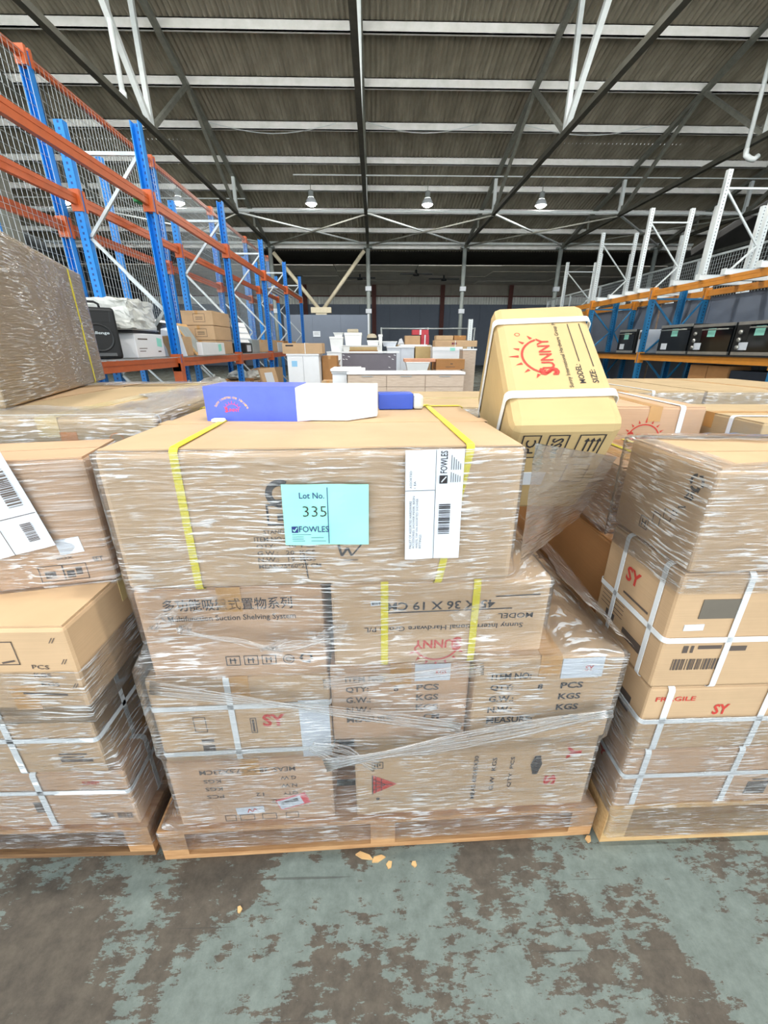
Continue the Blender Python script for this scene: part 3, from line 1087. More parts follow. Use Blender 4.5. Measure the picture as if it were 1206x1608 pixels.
# ============================================================ foreground pallets
def pallet(label, corner, ang, W, D, H, mat, mat2):
    """stringer pallet; corner = front left corner on the floor"""
    t = thing('wooden_pallet', label, 'pallet', (corner[0], corner[1], 0), ang)
    b = .018
    for x in (.0, W / 2 - .035, W - .07):
        MB().box(x, x + .07, .0, D, b, H - b).build('bearer', mat, t)
    n = 9
    w = D / (n + (n - 1) * .32)
    for i in range(n):
        y = i * w * 1.32
        MB().box(0, W, y, y + w, H - b, H).build('deck_board', mat, t)
    for y in (0, D / 2 - .05, D - .1):
        MB().box(0, W, y, y + .1, 0, b).build('bottom_board', mat2, t)
    return t
CA = R(1.78)
def CP(x, y):
    return (-.605 + x * math.cos(CA) - y * math.sin(CA), .717 + x * math.sin(CA) + y * math.cos(CA))
def cbox(label, x0, x1, y0, y1, z0, z1, **kw):
    c = CP((x0 + x1) / 2, (y0 + y1) / 2)
    return carton(label, (c[0], c[1], z0), (x1 - x0, y1 - y0, z1 - z0), CA, **kw)
def crect(x0, x1, y0, y1):
    return [CP(x0, y0), CP(x1, y0), CP(x1, y1), CP(x0, y1)]

pallet('pale timber pallet under the middle load of wrapped cartons', CP(0, 0), CA, 1.236, 1.15, .125, PINE, PINE)

# bottom layer
b = cbox('carton with upside-down print and red sticker, bottom left of the middle load', .065, .485, .012, .44, .125, .375, mat=CARD_P)
p = pr(b, 'F')
p.text('MEAS: 38.5X37.5X23CM', .325, .215, .245, .017, 180)
p.text('G.W.', .325, .18, .045, .014, 180).text('KGS', .13, .18, .045, .014, 180)
p.text('N.W.', .325, .15, .045, .014, 180).text('KGS', .13, .15, .045, .014, 180)
p.text('QTY', .325, .12, .04, .014, 180).text('12', .235, .12, .022, .014, 180).text('PCS', .13, .12, .045, .014, 180)
p.text('ITEM NO.', .325, .09, .075, .014, 180)
p.frame(.12, .01, .15, .034).frame(.16, .01, .2, .034).frame(.22, .01, .26, .034).frame(.285, .01, .32, .034)
p.done(INK_F, b)
sticker(b, 'F', .155, .036, .075, .026, PAPER, 4, label='white sticker with red zigzag', draw=lambda q: q.line(.03, .006, .036, .02, .003).line(.036, .02, .043, .006, .003).line(.043, .006, .05, .02, .003).line(.05, .02, .058, .006, .003), ink=INK_R)
sticker(b, 'F', .275, .045, .085, .042, plain('red_sticker', srgb(226, 72, 84), .5), 18, lift=.0016, label='red bordered barcode sticker')
sticker(b, 'F', .276, .050, .066, .033, PAPER, 18, lift=.0026, draw=lambda q: q.barcode(.008, .016, .05, .012, seed=3))
b = cbox('carton with red warning triangle, bottom right of the middle load', .545, 1.195, .012, .46, .125, .425, mat=CARD)
p = pr(b, 'F')
p.poly([(.112, .127), (.046, .09), (.046, .165)])
p.text('S', .555, .09, .04, .035, 90, bold=.04).text('Y', .61, .19, .05, .04, 90, bold=.04)
p.done(INK_R, b)
p = pr(b, 'F', .0018)
p.line(.046, .105, .08, .126, .0022).line(.046, .127, .1, .127, .0022).line(.046, .150, .08, .128, .0022).line(.055, .095, .055, .16, .0018).line(.07, .102, .07, .151, .0018)
p.line(.046, .09, .046, .165, .003)
p.frame(.045, .19, .075, .215).line(.052, .196, .052, .21, .003).line(.06, .196, .06, .21, .003).line(.066, .2, .066, .208, .003)
p.text('MEAS: 60X45X30', .33, .05, .17, .012, 90).text('G.W.  KGS', .38, .08, .13, .012, 90).text('QTY  PCS', .43, .09, .12, .012, 90)
p.arc(.06, .07, .003, 0, 360, .004, 8)
for a in range(12):
    p.line(.475 + .003 * abs(6 - a) * .5, .14 + a * .006, .507 - .003 * abs(6 - a) * .5, .14 + a * .006, .005)
p.done(INK, b)
# third layer left and the two item cartons
b = cbox('white-strapped carton in the left stack of the middle load', .07, .492, .012, .45, .375, .645, mat=CARD,
         straps=(('z', .180, .014, STRAP_W), ('z', .030, .014, STRAP_W), ('x', -.025, .014, STRAP_W)))
p = pr(b, 'F')
p.text('SY', .255, .11, .055, .04, 0, bold=.03).done(INK_R, b)
p = pr(b, 'F')
p.rect(.1, .03, .13, .055).rect(.1, .065, .13, .075).frame(.09, .1, .12, .15).frame(.225, .09, .24, .14).line(.232, .095, .232, .135, .005)
p.done(INK_F, b)
sticker(b, 'F', .345, .0, .073, .19, PAPER, 0, label='plain white paper patch')
b = cbox('stencilled carton with white label, middle row centre under the yellow-strapped one', .495, .828, .012, .45, .425, .663, mat=CARD_P)
def stencil(p, u0, k=1.0):
    p.text('ITEM NO:', u0, .188 * k, .095, .019, bold=.03)
    p.text('QTY:', u0, .156 * k, .055, .019, bold=.03).text('8', u0 + .115, .156 * k, .012, .017, bold=.03).text('PCS', u0 + .17, .156 * k, .055, .019, bold=.03)
    p.text('G.W.:', u0, .124 * k, .06, .019, bold=.03).text('KGS', u0 + .17, .124 * k, .055, .019, bold=.03)
    p.text('N.W.:', u0, .092 * k, .06, .019, bold=.03).text('KGS', u0 + .17, .092 * k, .055, .019, bold=.03)
    p.text('MEASURE:', u0, .06 * k, .115, .019, bold=.03).text('CM', u0 + .19, .06 * k, .04, .019, bold=.03)
p = pr(b, 'F'); stencil(p, .035); p.done(INK_F, b)
sticker(b, 'F', .2, .186, .085, .05, PAPER, 0, draw=lambda q: q.text('KGS', .05, .02, .025, .012), ink=INK_R, label='white label with faint red mark')
b = cbox('stencilled carton with white label at the right end of the middle row', .832, 1.185, -.012, .45, .425, .692, mat=CARD)
p = pr(b, 'F'); stencil(p, .04, 1.08); p.done(INK, b)
sticker(b, 'F', .205, .2, .1, .058, PAPER, 1, draw=lambda q: q.text('SY', .056, .02, .02, .016), ink=INK_R, label='white label with faint red mark')
# second layer from the top
b = cbox('suction shelving system carton under the left end of the lot 335 carton', .1, .49, .01, .45, .645, .885, mat=CARD_P)
p = pr(b, 'F')
p.text('多功能吸盤式置物系列', .055, .185, .27, .03, 0, bold=.008)
p.text('Multifunction Suction Shelving System', .06, .155, .27, .018, 0, bold=.008)
for k, x in enumerate((.165, .205, .245)):
    p.frame(x, .035, x + .032, .062)
    p.line(x + .01, .04, x + .01, .056, .003).line(x + .02, .04, x + .02, .056, .003).line(x + .008, .05, x + .024, .05, .003)
p.arc(.305, .048, .012, 0, 360, .002, 16).arc(.305, .048, .006, 0, 360, .002, 10).line(.293, .048, .317, .048)
p.recycle(.345, .05, .012)
p.done(INK, b)
b = cbox('yellow-strapped carton printed upside down, under the right half of the lot 335 carton', .508, .99, .012, .45, .663, .886, mat=CARD,
         straps=(('x', -.126, .016, STRAP_Y), ('x', .075, .016, STRAP_Y)))
p = pr(b, 'F')
p.text('45 X 36 X 19 CM', .36, .172, .24, .022, 180, bold=.02)
p.line(.11, .145, .40, .148, .003).line(.36, .18, .46, .182, .003)
p.text('MODEL', .45, .135, .08, .014, 180)
p.text('Sunny International Hardware Group P/L', .43, .112, .36, .017, 180)
p.done(INK, b)
p = pr(b, 'F'); p.sun(.235, .055, .11, True, 180); p.done(INK_R, b)
sticker(b, 'F', .085, .165, .03, .012, PAPER, 2, draw=lambda q: q.barcode(.003, .003, .024, .006, seed=5))
# cartons at the back of the load
cbox('rear left carton of the middle load, low behind the shelving carton', .07, .6, .47, 1.1, .125, .69, mat=CARD)
cbox('rear right carton of the middle load, low behind the item cartons', .62, 1.18, .47, 1.1, .125, .69, mat=CARD)
cbox('rear carton of the middle load carrying the tilted carton', .1, .985, .47, 1.05, .69, .885, mat=CARD_G, straps=(('y', .1, .016, STRAP_Y),))

# the big top carton with the lot number
b = cbox('big carton with mint lot 335 label on top of the middle load', .1, .89, .002, .582, .888, 1.18, mat=card('cardboard_beige', srgb(198, 168, 134)), r=.012,
         straps=(('x', -.252, .015, STRAP_Y), ('x', .288, .015, STRAP_Y), ('y', .25, .015, STRAP_Y)), tape_mat=CARD)
sy = [c for c in b.children if c.name.startswith('strap')][1]
for v in sy.data.vertices:
    if v.co.y < .1:
        v.co.x += (v.co.z - .292) * .165
p = pr(b, 'F')
p.text('ITEM NO.:', .265, .106, .06, .010)
p.text('QTY:     10  PCS', .268, .09, .115, .010)
p.text('G.W.:   20  KGS', .268, .075, .115, .010)
p.text('N.W.:   19  KGS', .268, .060, .115, .010)
p.text('MEAS: 75*60*27 CM', .268, .045, .125, .010)
p.text('STAND BA', .285, .122, .06, .009)
p.done(INK_F, b)
p = pr(b, 'F')
p.arc(.325, .205, .022, 60, 270, .013, 14).arc(.335, .172, .02, -80, 90, .006, 10)
p.frame(.295, .14, .345, .185, .004).rect(.315, .15, .345, .165).rect(.3, .188, .35, .194)
p.line(.365, .02, .36, .075, .0025)
p.line(.43, .095, .436, .07, .005).line(.436, .07, .448, .088, .005).line(.448, .088, .456, .07, .005).line(.456, .07, .476, .095, .003).line(.476, .095, .458, .098, .003)
p.text('Caution', .44, .058, .028, .006)
p.line(.40, .118, .44, .124, .003).line(.44, .124, .46, .119, .003)
p.done(INK, b)

# film round the middle load
foots = [(crect(0, 1.236, 0, 1.15), .0, .125), (crect(.065, 1.195, .008, 1.1), .125, .43), (crect(.07, 1.188, -.012, 1.1), .43, .692),
         (crect(.1, .99, .006, 1.05), .692, .887), (crect(.1, .89, 0, .582), .887, 1.182)]
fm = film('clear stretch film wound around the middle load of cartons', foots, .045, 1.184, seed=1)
sheet('loose_film', (.296, .742, 1.186), (.535, .87, 1.125), (.548, 1.0, .925), (.30, .742, .93), FILM_C, fm, sag=.0, seed=2, amp=.003, uvk=(1, .6))
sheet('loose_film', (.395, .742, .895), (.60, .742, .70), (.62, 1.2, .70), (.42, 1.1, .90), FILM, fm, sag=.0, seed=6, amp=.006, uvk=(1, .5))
rope('film_rope', (-.5, .700, .655), (.20, .716, .50), FILM_T, fm, .035, 9, seed=3)
rope('film_rope', (-.13, .703, .395), (.56, .712, .545), FILM_T, fm, .05, 12, seed=4)
rope('film_rope', (-.16, .703, .46), (.0, .71, .385), FILM_T, fm, .06, 9, seed=8)
rope('film_rope', (-.12, .705, .655), (.24, .715, .68), FILM_T, fm, .03, 7, seed=9)
rope('film_rope', (-.41, .699, .81), (-.22, .702, .757), FILM_T, fm, .012, 4, seed=10)
rope('film_rope', (-.22, .702, .757), (-.10, .705, .775), FILM_T, fm, .02, 5, seed=11)
SHRED = film_mat('torn_film', 2.0)
for k, (x, z, s) in enumerate(((-.425, .845, .030), (-.395, .815, .022), (-.10, .785, .045), (-.22, .757, .035), (.19, .83, .04), (-.455, .82, .016))):
    y = .698 + (x + .6) * .03
    sheet('torn_film', (x - s, y - .004, z - s * .3), (x + s * .5, y - .012, z - s * .6), (x + s * .9, y - .006, z + s * .7), (x - s * .2, y - .014, z + s * .4), SHRED, fm, n=8, amp=.012, seed=20 + k)

# papers stuck on the film
def paper(name, label, cat, cx, cy, cz, w, h, ang, tilt, mat):
    """sheet standing against the front of a load; centre, size, yaw, in-plane tilt"""
    t = thing(name, label, cat, (cx, cy, cz - h / 2), ang)
    c, s = math.cos(R(tilt)), math.sin(R(tilt))
    U = Vector((c, 0, s)); V = Vector((-s, 0, c)); N = Vector((0, -1, 0))
    O = Vector((0, 0, h / 2)) - U * w / 2 - V * h / 2
    pts = []
    n = 8
    m = MB(); vs = []; fs = []
    for i in range(n + 1):
        for j in range(n + 1):
            q = O + U * w * i / n + V * h * j / n + N * (.0012 * math.sin(i * 1.1) * math.cos(j * .8))
            vs.append(q)
    k = (n + 1) * (n + 1)
    vs += [q - N * .0008 for q in vs]
    for i in range(n):
        for j in range(n):
            a = i * (n + 1) + j
            fs.append((a, a + n + 1, a + n + 2, a + 1)); fs.append((k + a, k + a + 1, k + a + n + 2, k + a + n + 1))
    m.add(vs, fs).build('sheet', mat, t)
    return t, Print((O, U, V, N), .0026)
def tick_logo(p, x, y, s, rot=0):
    pass
t, p = paper('lot_label', 'mint green lot number 335 card on the big carton', 'paper label', -.0935, .7128, 1.056, .160, .123, CA, -.8, MINT)
p.text('Lot No.', .032, .096, .046, .012, bold=.006)
p.text('FOWLES', .028, .028, .056, .0125, bold=.006)
p.rect(.083, .004, .0845, .118)
for x_, y_, w_ in ((.014, .0225, .036), (.014, .018, .022), (.014, .0135, .022), (.014, .009, .024), (.05, .016, .024), (.05, .009, .028)):
    p.rect(x_, y_, x_ + w_, y_ + .0008)
p.poly([(.014, .027), (.026, .027), (.026, .040), (.014, .040)])
p.done(INK_B, t)
p2 = Print((p.o, p.u, p.v, p.n), .0034)
p2.line(.0165, .034, .019, .030, .002).line(.019, .030, .0245, .038, .002)
p2.done(MINT, t)
p2 = Print((p.o, p.u, p.v, p.n), .0026)
p2.text('335', .037, .060, .044, .021, bold=-.012)
p2.done(INK, t)
t, p = paper('consignment_label', 'white barcode sheet stuck sideways on the right of the big carton', 'paper label', .110, .7215, 1.068, .108, .222, CA, .8, PAPER)
p.rect(.0555, .0, .0565, .222).rect(.0, .145, .0555, .146)
p.poly([(.063, .158), (.078, .158), (.078, .174), (.063, .174)])
p.text('FOWLES', .077, .178, .042, .013, 90, bold=.012)
for k in range(5):
    p.rect(.084 + k * .0042, .160, .0852 + k * .0042, .180 - .002 * k)
    p.rect(.084 + k * .0042, .184, .0852 + k * .0042, .212 - .004 * k)
p.barcode(.064, .055, .022, .062, True, seed=9)
p.text('PALLET OF ASSORTED HARDWARE', .012, .025, .10, .0045, 90, bold=0).text('ACCESSORIES: SHOWER MIXER, BASIN', .0185, .025, .11, .0045, 90, bold=0).text('WASTE, TAP ON ASSORTED SHOWER', .025, .025, .105, .0045, 90, bold=0).text('FITTINGS', .0315, .025, .03, .0045, 90, bold=0)
p.text('ASSORTED', .012, .15, .034, .004, 90, bold=0).text('1 EA', .0195, .15, .014, .004, 90, bold=0)
p.done(INK, t)
p2 = Print((p.o, p.u, p.v, p.n), .0034)
p2.line(.067, .161, .07, .166, .002).line(.067, .1615, .0755, .1715, .002)
p2.done(PAPER, t)

# long blue carton with white end lying on the big carton
t = thing('blue_carton', 'long blue carton with white angled end lying on the big carton', 'box', (-.235, 1.08, 1.1815), R(-2.8))
def prism(pts, z0, z1):
    n = len(pts)
    return MB().add([(a, b, z0) for a, b in pts] + [(a, b, z1) for a, b in pts],
                    [tuple(range(n - 1, -1, -1)), tuple(range(n, 2 * n))] + [(i, (i + 1) % n, n + (i + 1) % n, n + i) for i in range(n)])
prism([(-.175, -.063), (.048, -.063), (.048, .067), (-.175, .067)], 0, .082).build('sleeve', BLUEBOX, t)
prism([(.075, -.059), (.172, -.059), (.24, .012), (.24, .066), (.04, .066), (.04, -.05)], .002, .080).build('white_end', FOAM, t)
MB().add([(.048, -.0635, .0), (.082, -.066, .003), (.082, -.066, .066), (.048, -.0635, .080), (.048, -.0615, .0), (.082, -.064, .003), (.082, -.064, .066), (.048, -.0615, .080)],
         [(0, 1, 2, 3), (7, 6, 5, 4), (0, 4, 5, 1), (1, 5, 6, 2), (2, 6, 7, 3), (3, 7, 4, 0)]).build('flap', plain('lavender_card', srgb(206, 204, 240), .5), t)
fr = (Vector((-.175, -.063, 0)), Vector((1, 0, 0)), Vector((0, 0, 1)), Vector((0, -1, 0)))
p = Print(fr, .001)
s_ = 'Sunny International Hardware'
for i, ch in enumerate(s_):
    if ch == ' ': continue
    a = 150 - 120 * i / (len(s_) - 1)
    p.text(ch, .065 + .042 * math.cos(R(a)) - .001, .012 + .042 * math.sin(R(a)), None, .005 if ch.islower() else .006, a - 90, bold=.01)
p.done(plain('gold_ink', srgb(226, 186, 130), .6), t)
p = Print(fr, .001); p.sun(.066, .027, .036, True); p.done(plain('bright_red_ink', srgb(238, 80, 110), .6), t)
tag(link('foam_scrap', bevel_box(-.395, -.365, 1.0, 1.02, 1.1815, 1.19, .003), FOAM), 'scrap of white foam under the left end of the blue carton', 'foam scrap')
t = thing('blue_carton', 'small blue carton half hidden behind the white angled end', 'box', (.075, 1.245, 1.1815), R(3))
link('body', bevel_box(-.065, .035, -.03, .03, 0, .045, .003), plain('strong_blue_card', srgb(52, 84, 190), .4), t)
link('clear_cap', bevel_box(.036, .066, -.03, .03, 0, .04, .008), POLY, t)

# the tilted carton
M = Euler((.625, -.034, -.098)).to_matrix()
o = Vector((.290, .862, 1.196)) + M @ Vector((.118, .2195, -.33))
b = carton('yellowish carton tipped forward with red SUNNY print and white straps', o, (.236, .439, .33), rx=(.625, -.034, -.098), mat=CARD_Y, r=.022, flaps=False, tape=False,
           straps=(('y', .142, .020, STRAP_W), ('y', -.128, .022, STRAP_W)))
p = pr(b, 'T'); p.sun(.105, .225, .135, True, 90); p.arc(.05, .31, .006, 0, 360, .0015, 12); p.done(INK_R, b)
p = pr(b, 'T')
p.text('Sunny International Hardware Group P/L', .152, .112, .25, .012, 90, bold=.006)
p.text('MODEL:', .178, .125, .065, .013, 90, bold=.01).text('SIZE:', .206, .125, .045, .013, 90, bold=.01)
p.line(.178, .2, .178, .345, .002).line(.206, .18, .206, .345, .002)
p.done(INK, b)
p = pr(b, 'F')
p.frame(.15, .225, .205, .30, .003).line(.165, .24, .19, .24, .003)
for k in range(3):
    p.poly([(.168 + k * .012, .245), (.172 + k * .012, .245), (.172 + k * .012, .28), (.168 + k * .012, .28)])
    p.poly([(.164 + k * .012, .278), (.176 + k * .012, .278), (.17 + k * .012, .29)])
p.frame(.085, .225, .13, .30, .003).text('ASS', .12, .235, .055, .025, 90, bold=.02)
p.frame(.03, .225, .07, .30, .003).text('PC', .062, .24, .045, .022, 90, bold=.02)
p.frame(.15, .13, .205, .2, .003)
p.done(INK, b)
sticker(b, 'F', .05, .12, .06, .05, PAPER, 0)

# ---------------------------------------------------------------- left load
pallet('darker timber pallet at the left edge, under the white-strapped cartons', (-1.837, .73), 0, 1.2, 1.15, .125, PINE, PINE_D)
def xbox(label, x0, x1, y0, y1, z0, z1, rot=0.0, **kw):
    return carton(label, ((x0 + x1) / 2, (y0 + y1) / 2, z0), (x1 - x0, y1 - y0, z1 - z0), rot, **kw)
b = xbox('lowest white-strapped carton of the left load, on the pallet', -1.3, -.657, .738, 1.06, .125, .336, mat=CARD_P, straps=(('z', .139, .014, STRAP_W), ('x', .092, .016, STRAP_W), ('y', -.06, .014, STRAP_W)))
p = pr(b, 'F'); p.text('SUNNY', .53, .165, .045, .014).done(INK_R, b)
p = pr(b, 'F'); p.barcode(.52, .03, .06, .022, seed=4).barcode(.59, .03, .04, .022, seed=5).rect(.38, .06, .41, .1).done(INK_F, b)
b = xbox('white-strapped carton above the lowest one of the left load', -1.3, -.692, .738, 1.06, .336, .669, mat=CARD, straps=(('z', .118, .014, STRAP_W), ('x', .095, .016, STRAP_W), ('y', -.05, .014, STRAP_W)))
p = pr(b, 'F'); p.text('FRAGILE', .45, .25, .1, .018).done(INK_R, b)
p = pr(b, 'R'); p.text('SY', .25, .22, .06, .04, bold=.03).text('SY', .3, .06, .06, .04, bold=.03).done(INK_R, b)
p = pr(b, 'F'); p.rect(.5, .04, .58, .05).rect(.5, .055, .56, .06).rect(.5, .065, .57, .07).done(INK_F, b)
b = xbox('unwrapped carton jutting forward in the left load, tape across its top', -1.15, -.58, .630, 1.02, .671, .872, mat=CARD, r=.008, tape_mat=TAPE_P)
p = pr(b, 'F')
p.text('PCS', .487, .105, .032, .010, -4).text('KGS', .485, .085, .032, .010, -4).text('KGS', .492, .062, .034, .010, -4).line(.45, .044, .535, .038, .005)
p.frame(.38, .115, .468, .17, .002).line(.435, .12, .46, .125, .004)
for x, z in ((.536, .165), (.545, .115), (.55, .055)):
    p.line(x, z, x + .008, z + .012, .0015).line(x + .005, z, x + .013, z + .012, .0015)
p.done(INK_F, b)
p = pr(b, 'R'); p.frame(.28, .02, .36, .09, .002).done(INK_F, b)
MB().box(.14, .19, -.1955, -.194, 0, .06).build('tape', TAPE, b)
LA = R(12)
lc = Vector((-.572, .792, 0)) + Vector((math.cos(LA), math.sin(LA), 0)) * -.25 + Vector((-math.sin(LA), math.cos(LA), 0)) * .09
b = carton('film-wrapped carton turned at an angle on top of the left load', (lc.x, lc.y, .874), (.5, .18, .277), LA, mat=CARD_P, tape=False)
p = pr(b, 'F')
p.frame(.36, .012, .405, .05, .0015).frame(.405, .012, .45, .05, .0015).rect(.41, .018, .425, .035).rect(.428, .024, .44, .042).rect(.37, .02, .39, .036)
p.text('SET', .465, .05, .02, .012).text('BOX', .40, .062, .03, .006)
p.done(INK, b)
sticker(b, 'F', .41, .072, .045, .035, PAPER, 6, label='small white sticker')
fm = film('clear film wrapped around the angled top carton of the left load', [(rectfoot(lc.x, lc.y, .5, .18, LA), .86, 1.152)], .868, 1.154, seed=12, flap=.07)
U = Vector((math.cos(LA), math.sin(LA), 0)); Nn = Vector((math.sin(LA), -math.cos(LA), 0))
cpt = Vector((-.572, .792, 0)) + U * -.180 + Nn * .013
t, p = paper('consignment_label', 'white barcode sheet stuck askew on the angled left carton', 'paper label', cpt.x, cpt.y, 1.062, .150, .205, LA, 11, PAPER)
p.rect(.0, .075, .15, .0765).rect(.075, .0, .0765, .075)
p.barcode(.112, .095, .026, .075, True, seed=14)
p.barcode(.112, .02, .02, .04, True, seed=16)
for k in range(4):
    p.text('PALLET OF ASSORTED HARDWARE', .02, .18 - k * .012, .11, .005, 0, bold=0)
p.done(INK_F, t)
film('clear stretch film around the lower part of the left load', [(rectfoot(-1.237, 1.305, 1.2, 1.15), 0, .125), ([(-1.3, .738), (-.657, .738), (-.657, 1.85), (-1.3, 1.85)], .125, .336),
      ([(-1.3, .738), (-.692, .738), (-.692, 1.85), (-1.3, 1.85)], .336, .6), ([(-1.3, .63), (-.58, .63), (-.58, 1.15), (-1.3, 1.15)], .66, .78)], .05, .775, seed=15, flap=0, win=4)

# ---------------------------------------------------------------- right load
pallet('pale timber pallet at the right edge, under the white-strapped cartons', (.650, .735), R(.8), 1.2, 1.15, .16, PINE_L, PINE_L)
RA = R(.8)
b = xbox('lowest white-strapped carton of the right load, on the pallet', .657, 1.3, .742, 1.25, .16, .375, RA, mat=CARD_P, straps=(('z', .12, .014, STRAP_W), ('x', -.275, .016, STRAP_W), ('x', -.022, .016, STRAP_W)))
p = pr(b, 'F'); p.rect(.36, .03, .42, .08).rect(.37, .085, .42, .09).done(INK_F, b)
p = pr(b, 'L'); p.text('SY', .38, .08, .05, .03, bold=.03).done(INK_R, b)
b = xbox('white-strapped carton with FRAGILE print under the barcode carton of the right load', .657, 1.3, .742, 1.25, .377, .588, RA, mat=CARD, straps=(('z', .103, .014, STRAP_W), ('x', -.27, .016, STRAP_W), ('x', -.018, .016, STRAP_W)))
p = pr(b, 'F'); p.text('FRAGILE', .02, .168, .1, .014).text('FRAGILE', .33, .168, .1, .014).text('SY', .175, .12, .04, .034, bold=.03).done(INK_R, b)
p = pr(b, 'L'); p.rect(.38, .08, .46, .13).done(INK_F, b)
b = xbox('white-strapped carton with barcodes in the middle of the right load', .65, 1.25, .738, 1.005, .592, .905, RA, mat=CARD, r=.008, tape=False,
         straps=(('z', .142, .014, STRAP_W), ('x', -.15, .014, STRAP_W), ('y', .06, .014, STRAP_W), ('y', -.085, .014, STRAP_W)))
p = pr(b, 'F')
p.barcode(.035, .055, .12, .032, seed=21).rect(.05, .105, .062, .125).rect(.068, .105, .075, .125).rect(.085, .115, .14, .125).rect(.15, .108, .2, .122)
p.done(INK_F, b)
sticker(b, 'F', .06, .2, .09, .05, plain('grey_print', srgb(112, 104, 92), .7), 0, name='dark_patch')
sticker(b, 'F', .035, .168, .045, .016, PAPER, 1)
p = pr(b, 'L'); p.text('SY', .095, .2, .055, .04, bold=.03).done(INK_R, b)
p = pr(b, 'L')
p.line(.10, .165, .2, .165, .006)
for k in range(4): p.line(.02, .125 - k * .012, .12, .125 - k * .012, .002)
p.rect(.05, .05, .09, .08).rect(.13, .05, .22, .075)
p.done(INK_F, b)
b = xbox('film-wrapped carton with recycling mark on top of the right load', .657, 1.2, .738, 1.02, .908, 1.135, RA, mat=CARD, tape=False)
p = pr(b, 'L')
p.recycle(.235, .185, .016)
p.text('25', .213, .145, .025, .02, 0, bold=.03).line(.205, .12, .225, .128, .004)
p.frame(.10, .03, .13, .06, .002).frame(.14, .055, .165, .085, .002).frame(.17, .08, .195, .105, .002).text('H', .107, .035, .016, .018).arc(.2, .105, .006, 0, 360, .004, 8)
p.done(INK, b)
b = xbox('carton behind the barcode carton, side text visible, in the right load', .665, 1.25, 1.03, 1.75, .16, .83, R(2), mat=CARD_D)
p = pr(b, 'L'); p.text('Made in', .35, .52, .12, .03, 90).text('QTY', .3, .45, .08, .03, 90).done(INK_F, b)
xbox('small yellow-strapped carton behind the recycling-mark carton', .69, .86, 1.10, 1.55, .832, 1.035, R(2), mat=CARD_P, straps=(('x', .05, .016, STRAP_Y),))
xbox('carton beside the small yellow-strapped one at the back of the right load', .875, 1.25, 1.08, 1.55, .832, 1.02, R(2), mat=CARD_D, straps=(('x', -.1, .016, STRAP_Y),))
ft = film('clear film over the top carton of the right load', [([(.649, .730), (1.205, .737), (1.205, 1.03), (.649, 1.03)], .9, 1.137)], .86, 1.140, seed=31, flap=.09)
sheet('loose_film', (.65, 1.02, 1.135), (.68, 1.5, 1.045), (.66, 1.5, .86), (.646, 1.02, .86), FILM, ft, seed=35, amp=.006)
sheet('loose_film', (.65, 1.02, 1.137), (1.2, 1.03, 1.137), (1.2, 1.5, 1.05), (.68, 1.5, 1.045), FILM_C, ft, seed=36, amp=.008)
film('clear stretch film around the lower part of the right load', [(rectfoot(1.25, 1.31, 1.2, 1.15, RA), 0, .16), ([(.650, .734), (1.3, .742), (1.3, 1.25), (.65, 1.25)], .16, .52)], .04, .5, seed=33, flap=0)

# wood chips on the floor
for k, (x, y, r_, s) in enumerate(((.0, .705, .25, .02), (-.04, .712, -.3, .026), (.62, .742, .8, .011), (.03, .69, .9, .010), (-.36, .60, .5, .006), (.1, .69, 1.2, .007))):
    lb = ['pale wood splinter lying before the middle pallet bearer', 'longer wood splinter against the middle pallet board', 'wood chip by the right corner of the middle pallet',
          'thin wood sliver in front of the splinters', 'tiny wood chip on the floor left of the splinters', 'tiny wood chip right of the splinters'][k]
    o = prism([(-s, -.004), (-s * .2, -.008), (s, -.002), (s * .5, .006), (-s * .6, .007)], 0.0005, .006).build('wood_splinter', PINE_L)
    o.location = (x, y, 0); o.rotation_euler = (0, 0, r_)
    tag(o, lb, 'wood chip')

# ============================================================ loads just behind
LB = R(2)
def lbp(x, y):
    return (-.525 + x * math.cos(LB) - y * math.sin(LB), 1.0 + x * math.sin(LB) + y * math.cos(LB))
def lbox(label, x0, x1, y0, y1, z0, z1, **kw):
    c = lbp((x0 + x1) / 2, (y0 + y1) / 2)
    return carton(label, (c[0], c[1], z0), (x1 - x0, y1 - y0, z1 - z0), LB, **kw)
def lrect(x0, x1, y0, y1):
    return [lbp(x0, y0), lbp(x1, y0), lbp(x1, y1), lbp(x0, y1)]
lbox('lower rear carton of the left load, on the pallet', -1.2, -.14, .09, .85, .125, .66, mat=CARD_D)
b = lbox('carton with COLOUR print under the flat taped carton, rear of the left load', -1.2, -.03, .06, .9, .662, 1.04, mat=CARD)
p = pr(b, 'F'); p.text('COLOUR', .98, .30, .085, .018).done(INK_F, b)
b = lbox('flat film-covered carton with tape seam, rear of the left load', -.50, -.005, .0, 1.05, 1.042, 1.196, mat=CARD_G, tape_mat=TAPE_P, straps=(('y', -.5, .006, STRAP_W), ('y', .3, .005, INK_F)))
p = pr(b, 'R'); p.text('SUNNY', .3, .06, .16, .05).done(INK_R, b)
p = pr(b, 'F'); p.arc(.40, .1, .016, 0, 360, .003, 14); p.rect(.27, .06, .31, .12); p.done(plain('orange_ink', srgb(206, 140, 84), .8), b)
lbox('flat carton left of the taped one, rear of the left load', -1.2, -.51, .0, 1.05, 1.042, 1.196, mat=CARD)
TA = R(20)
tc_ = Vector((-.97, 1.12, 0)) + Vector((-math.sin(TA), math.cos(TA), 0)) * .57 - Vector((math.cos(TA), math.sin(TA), 0)) * .28
carton('tall film-wrapped carton with yellow strap at the left edge', (tc_.x, tc_.y, 1.2), (.56, 1.14, .46), TA, mat=CARD_G, straps=(('y', .36, .016, STRAP_Y),), tape=False)
film('clear film around the tall carton at the left edge', [(rectfoot(tc_.x, tc_.y, .56, 1.14, TA), 1.2, 1.662)], 1.205, 1.665, seed=41, flap=.12)
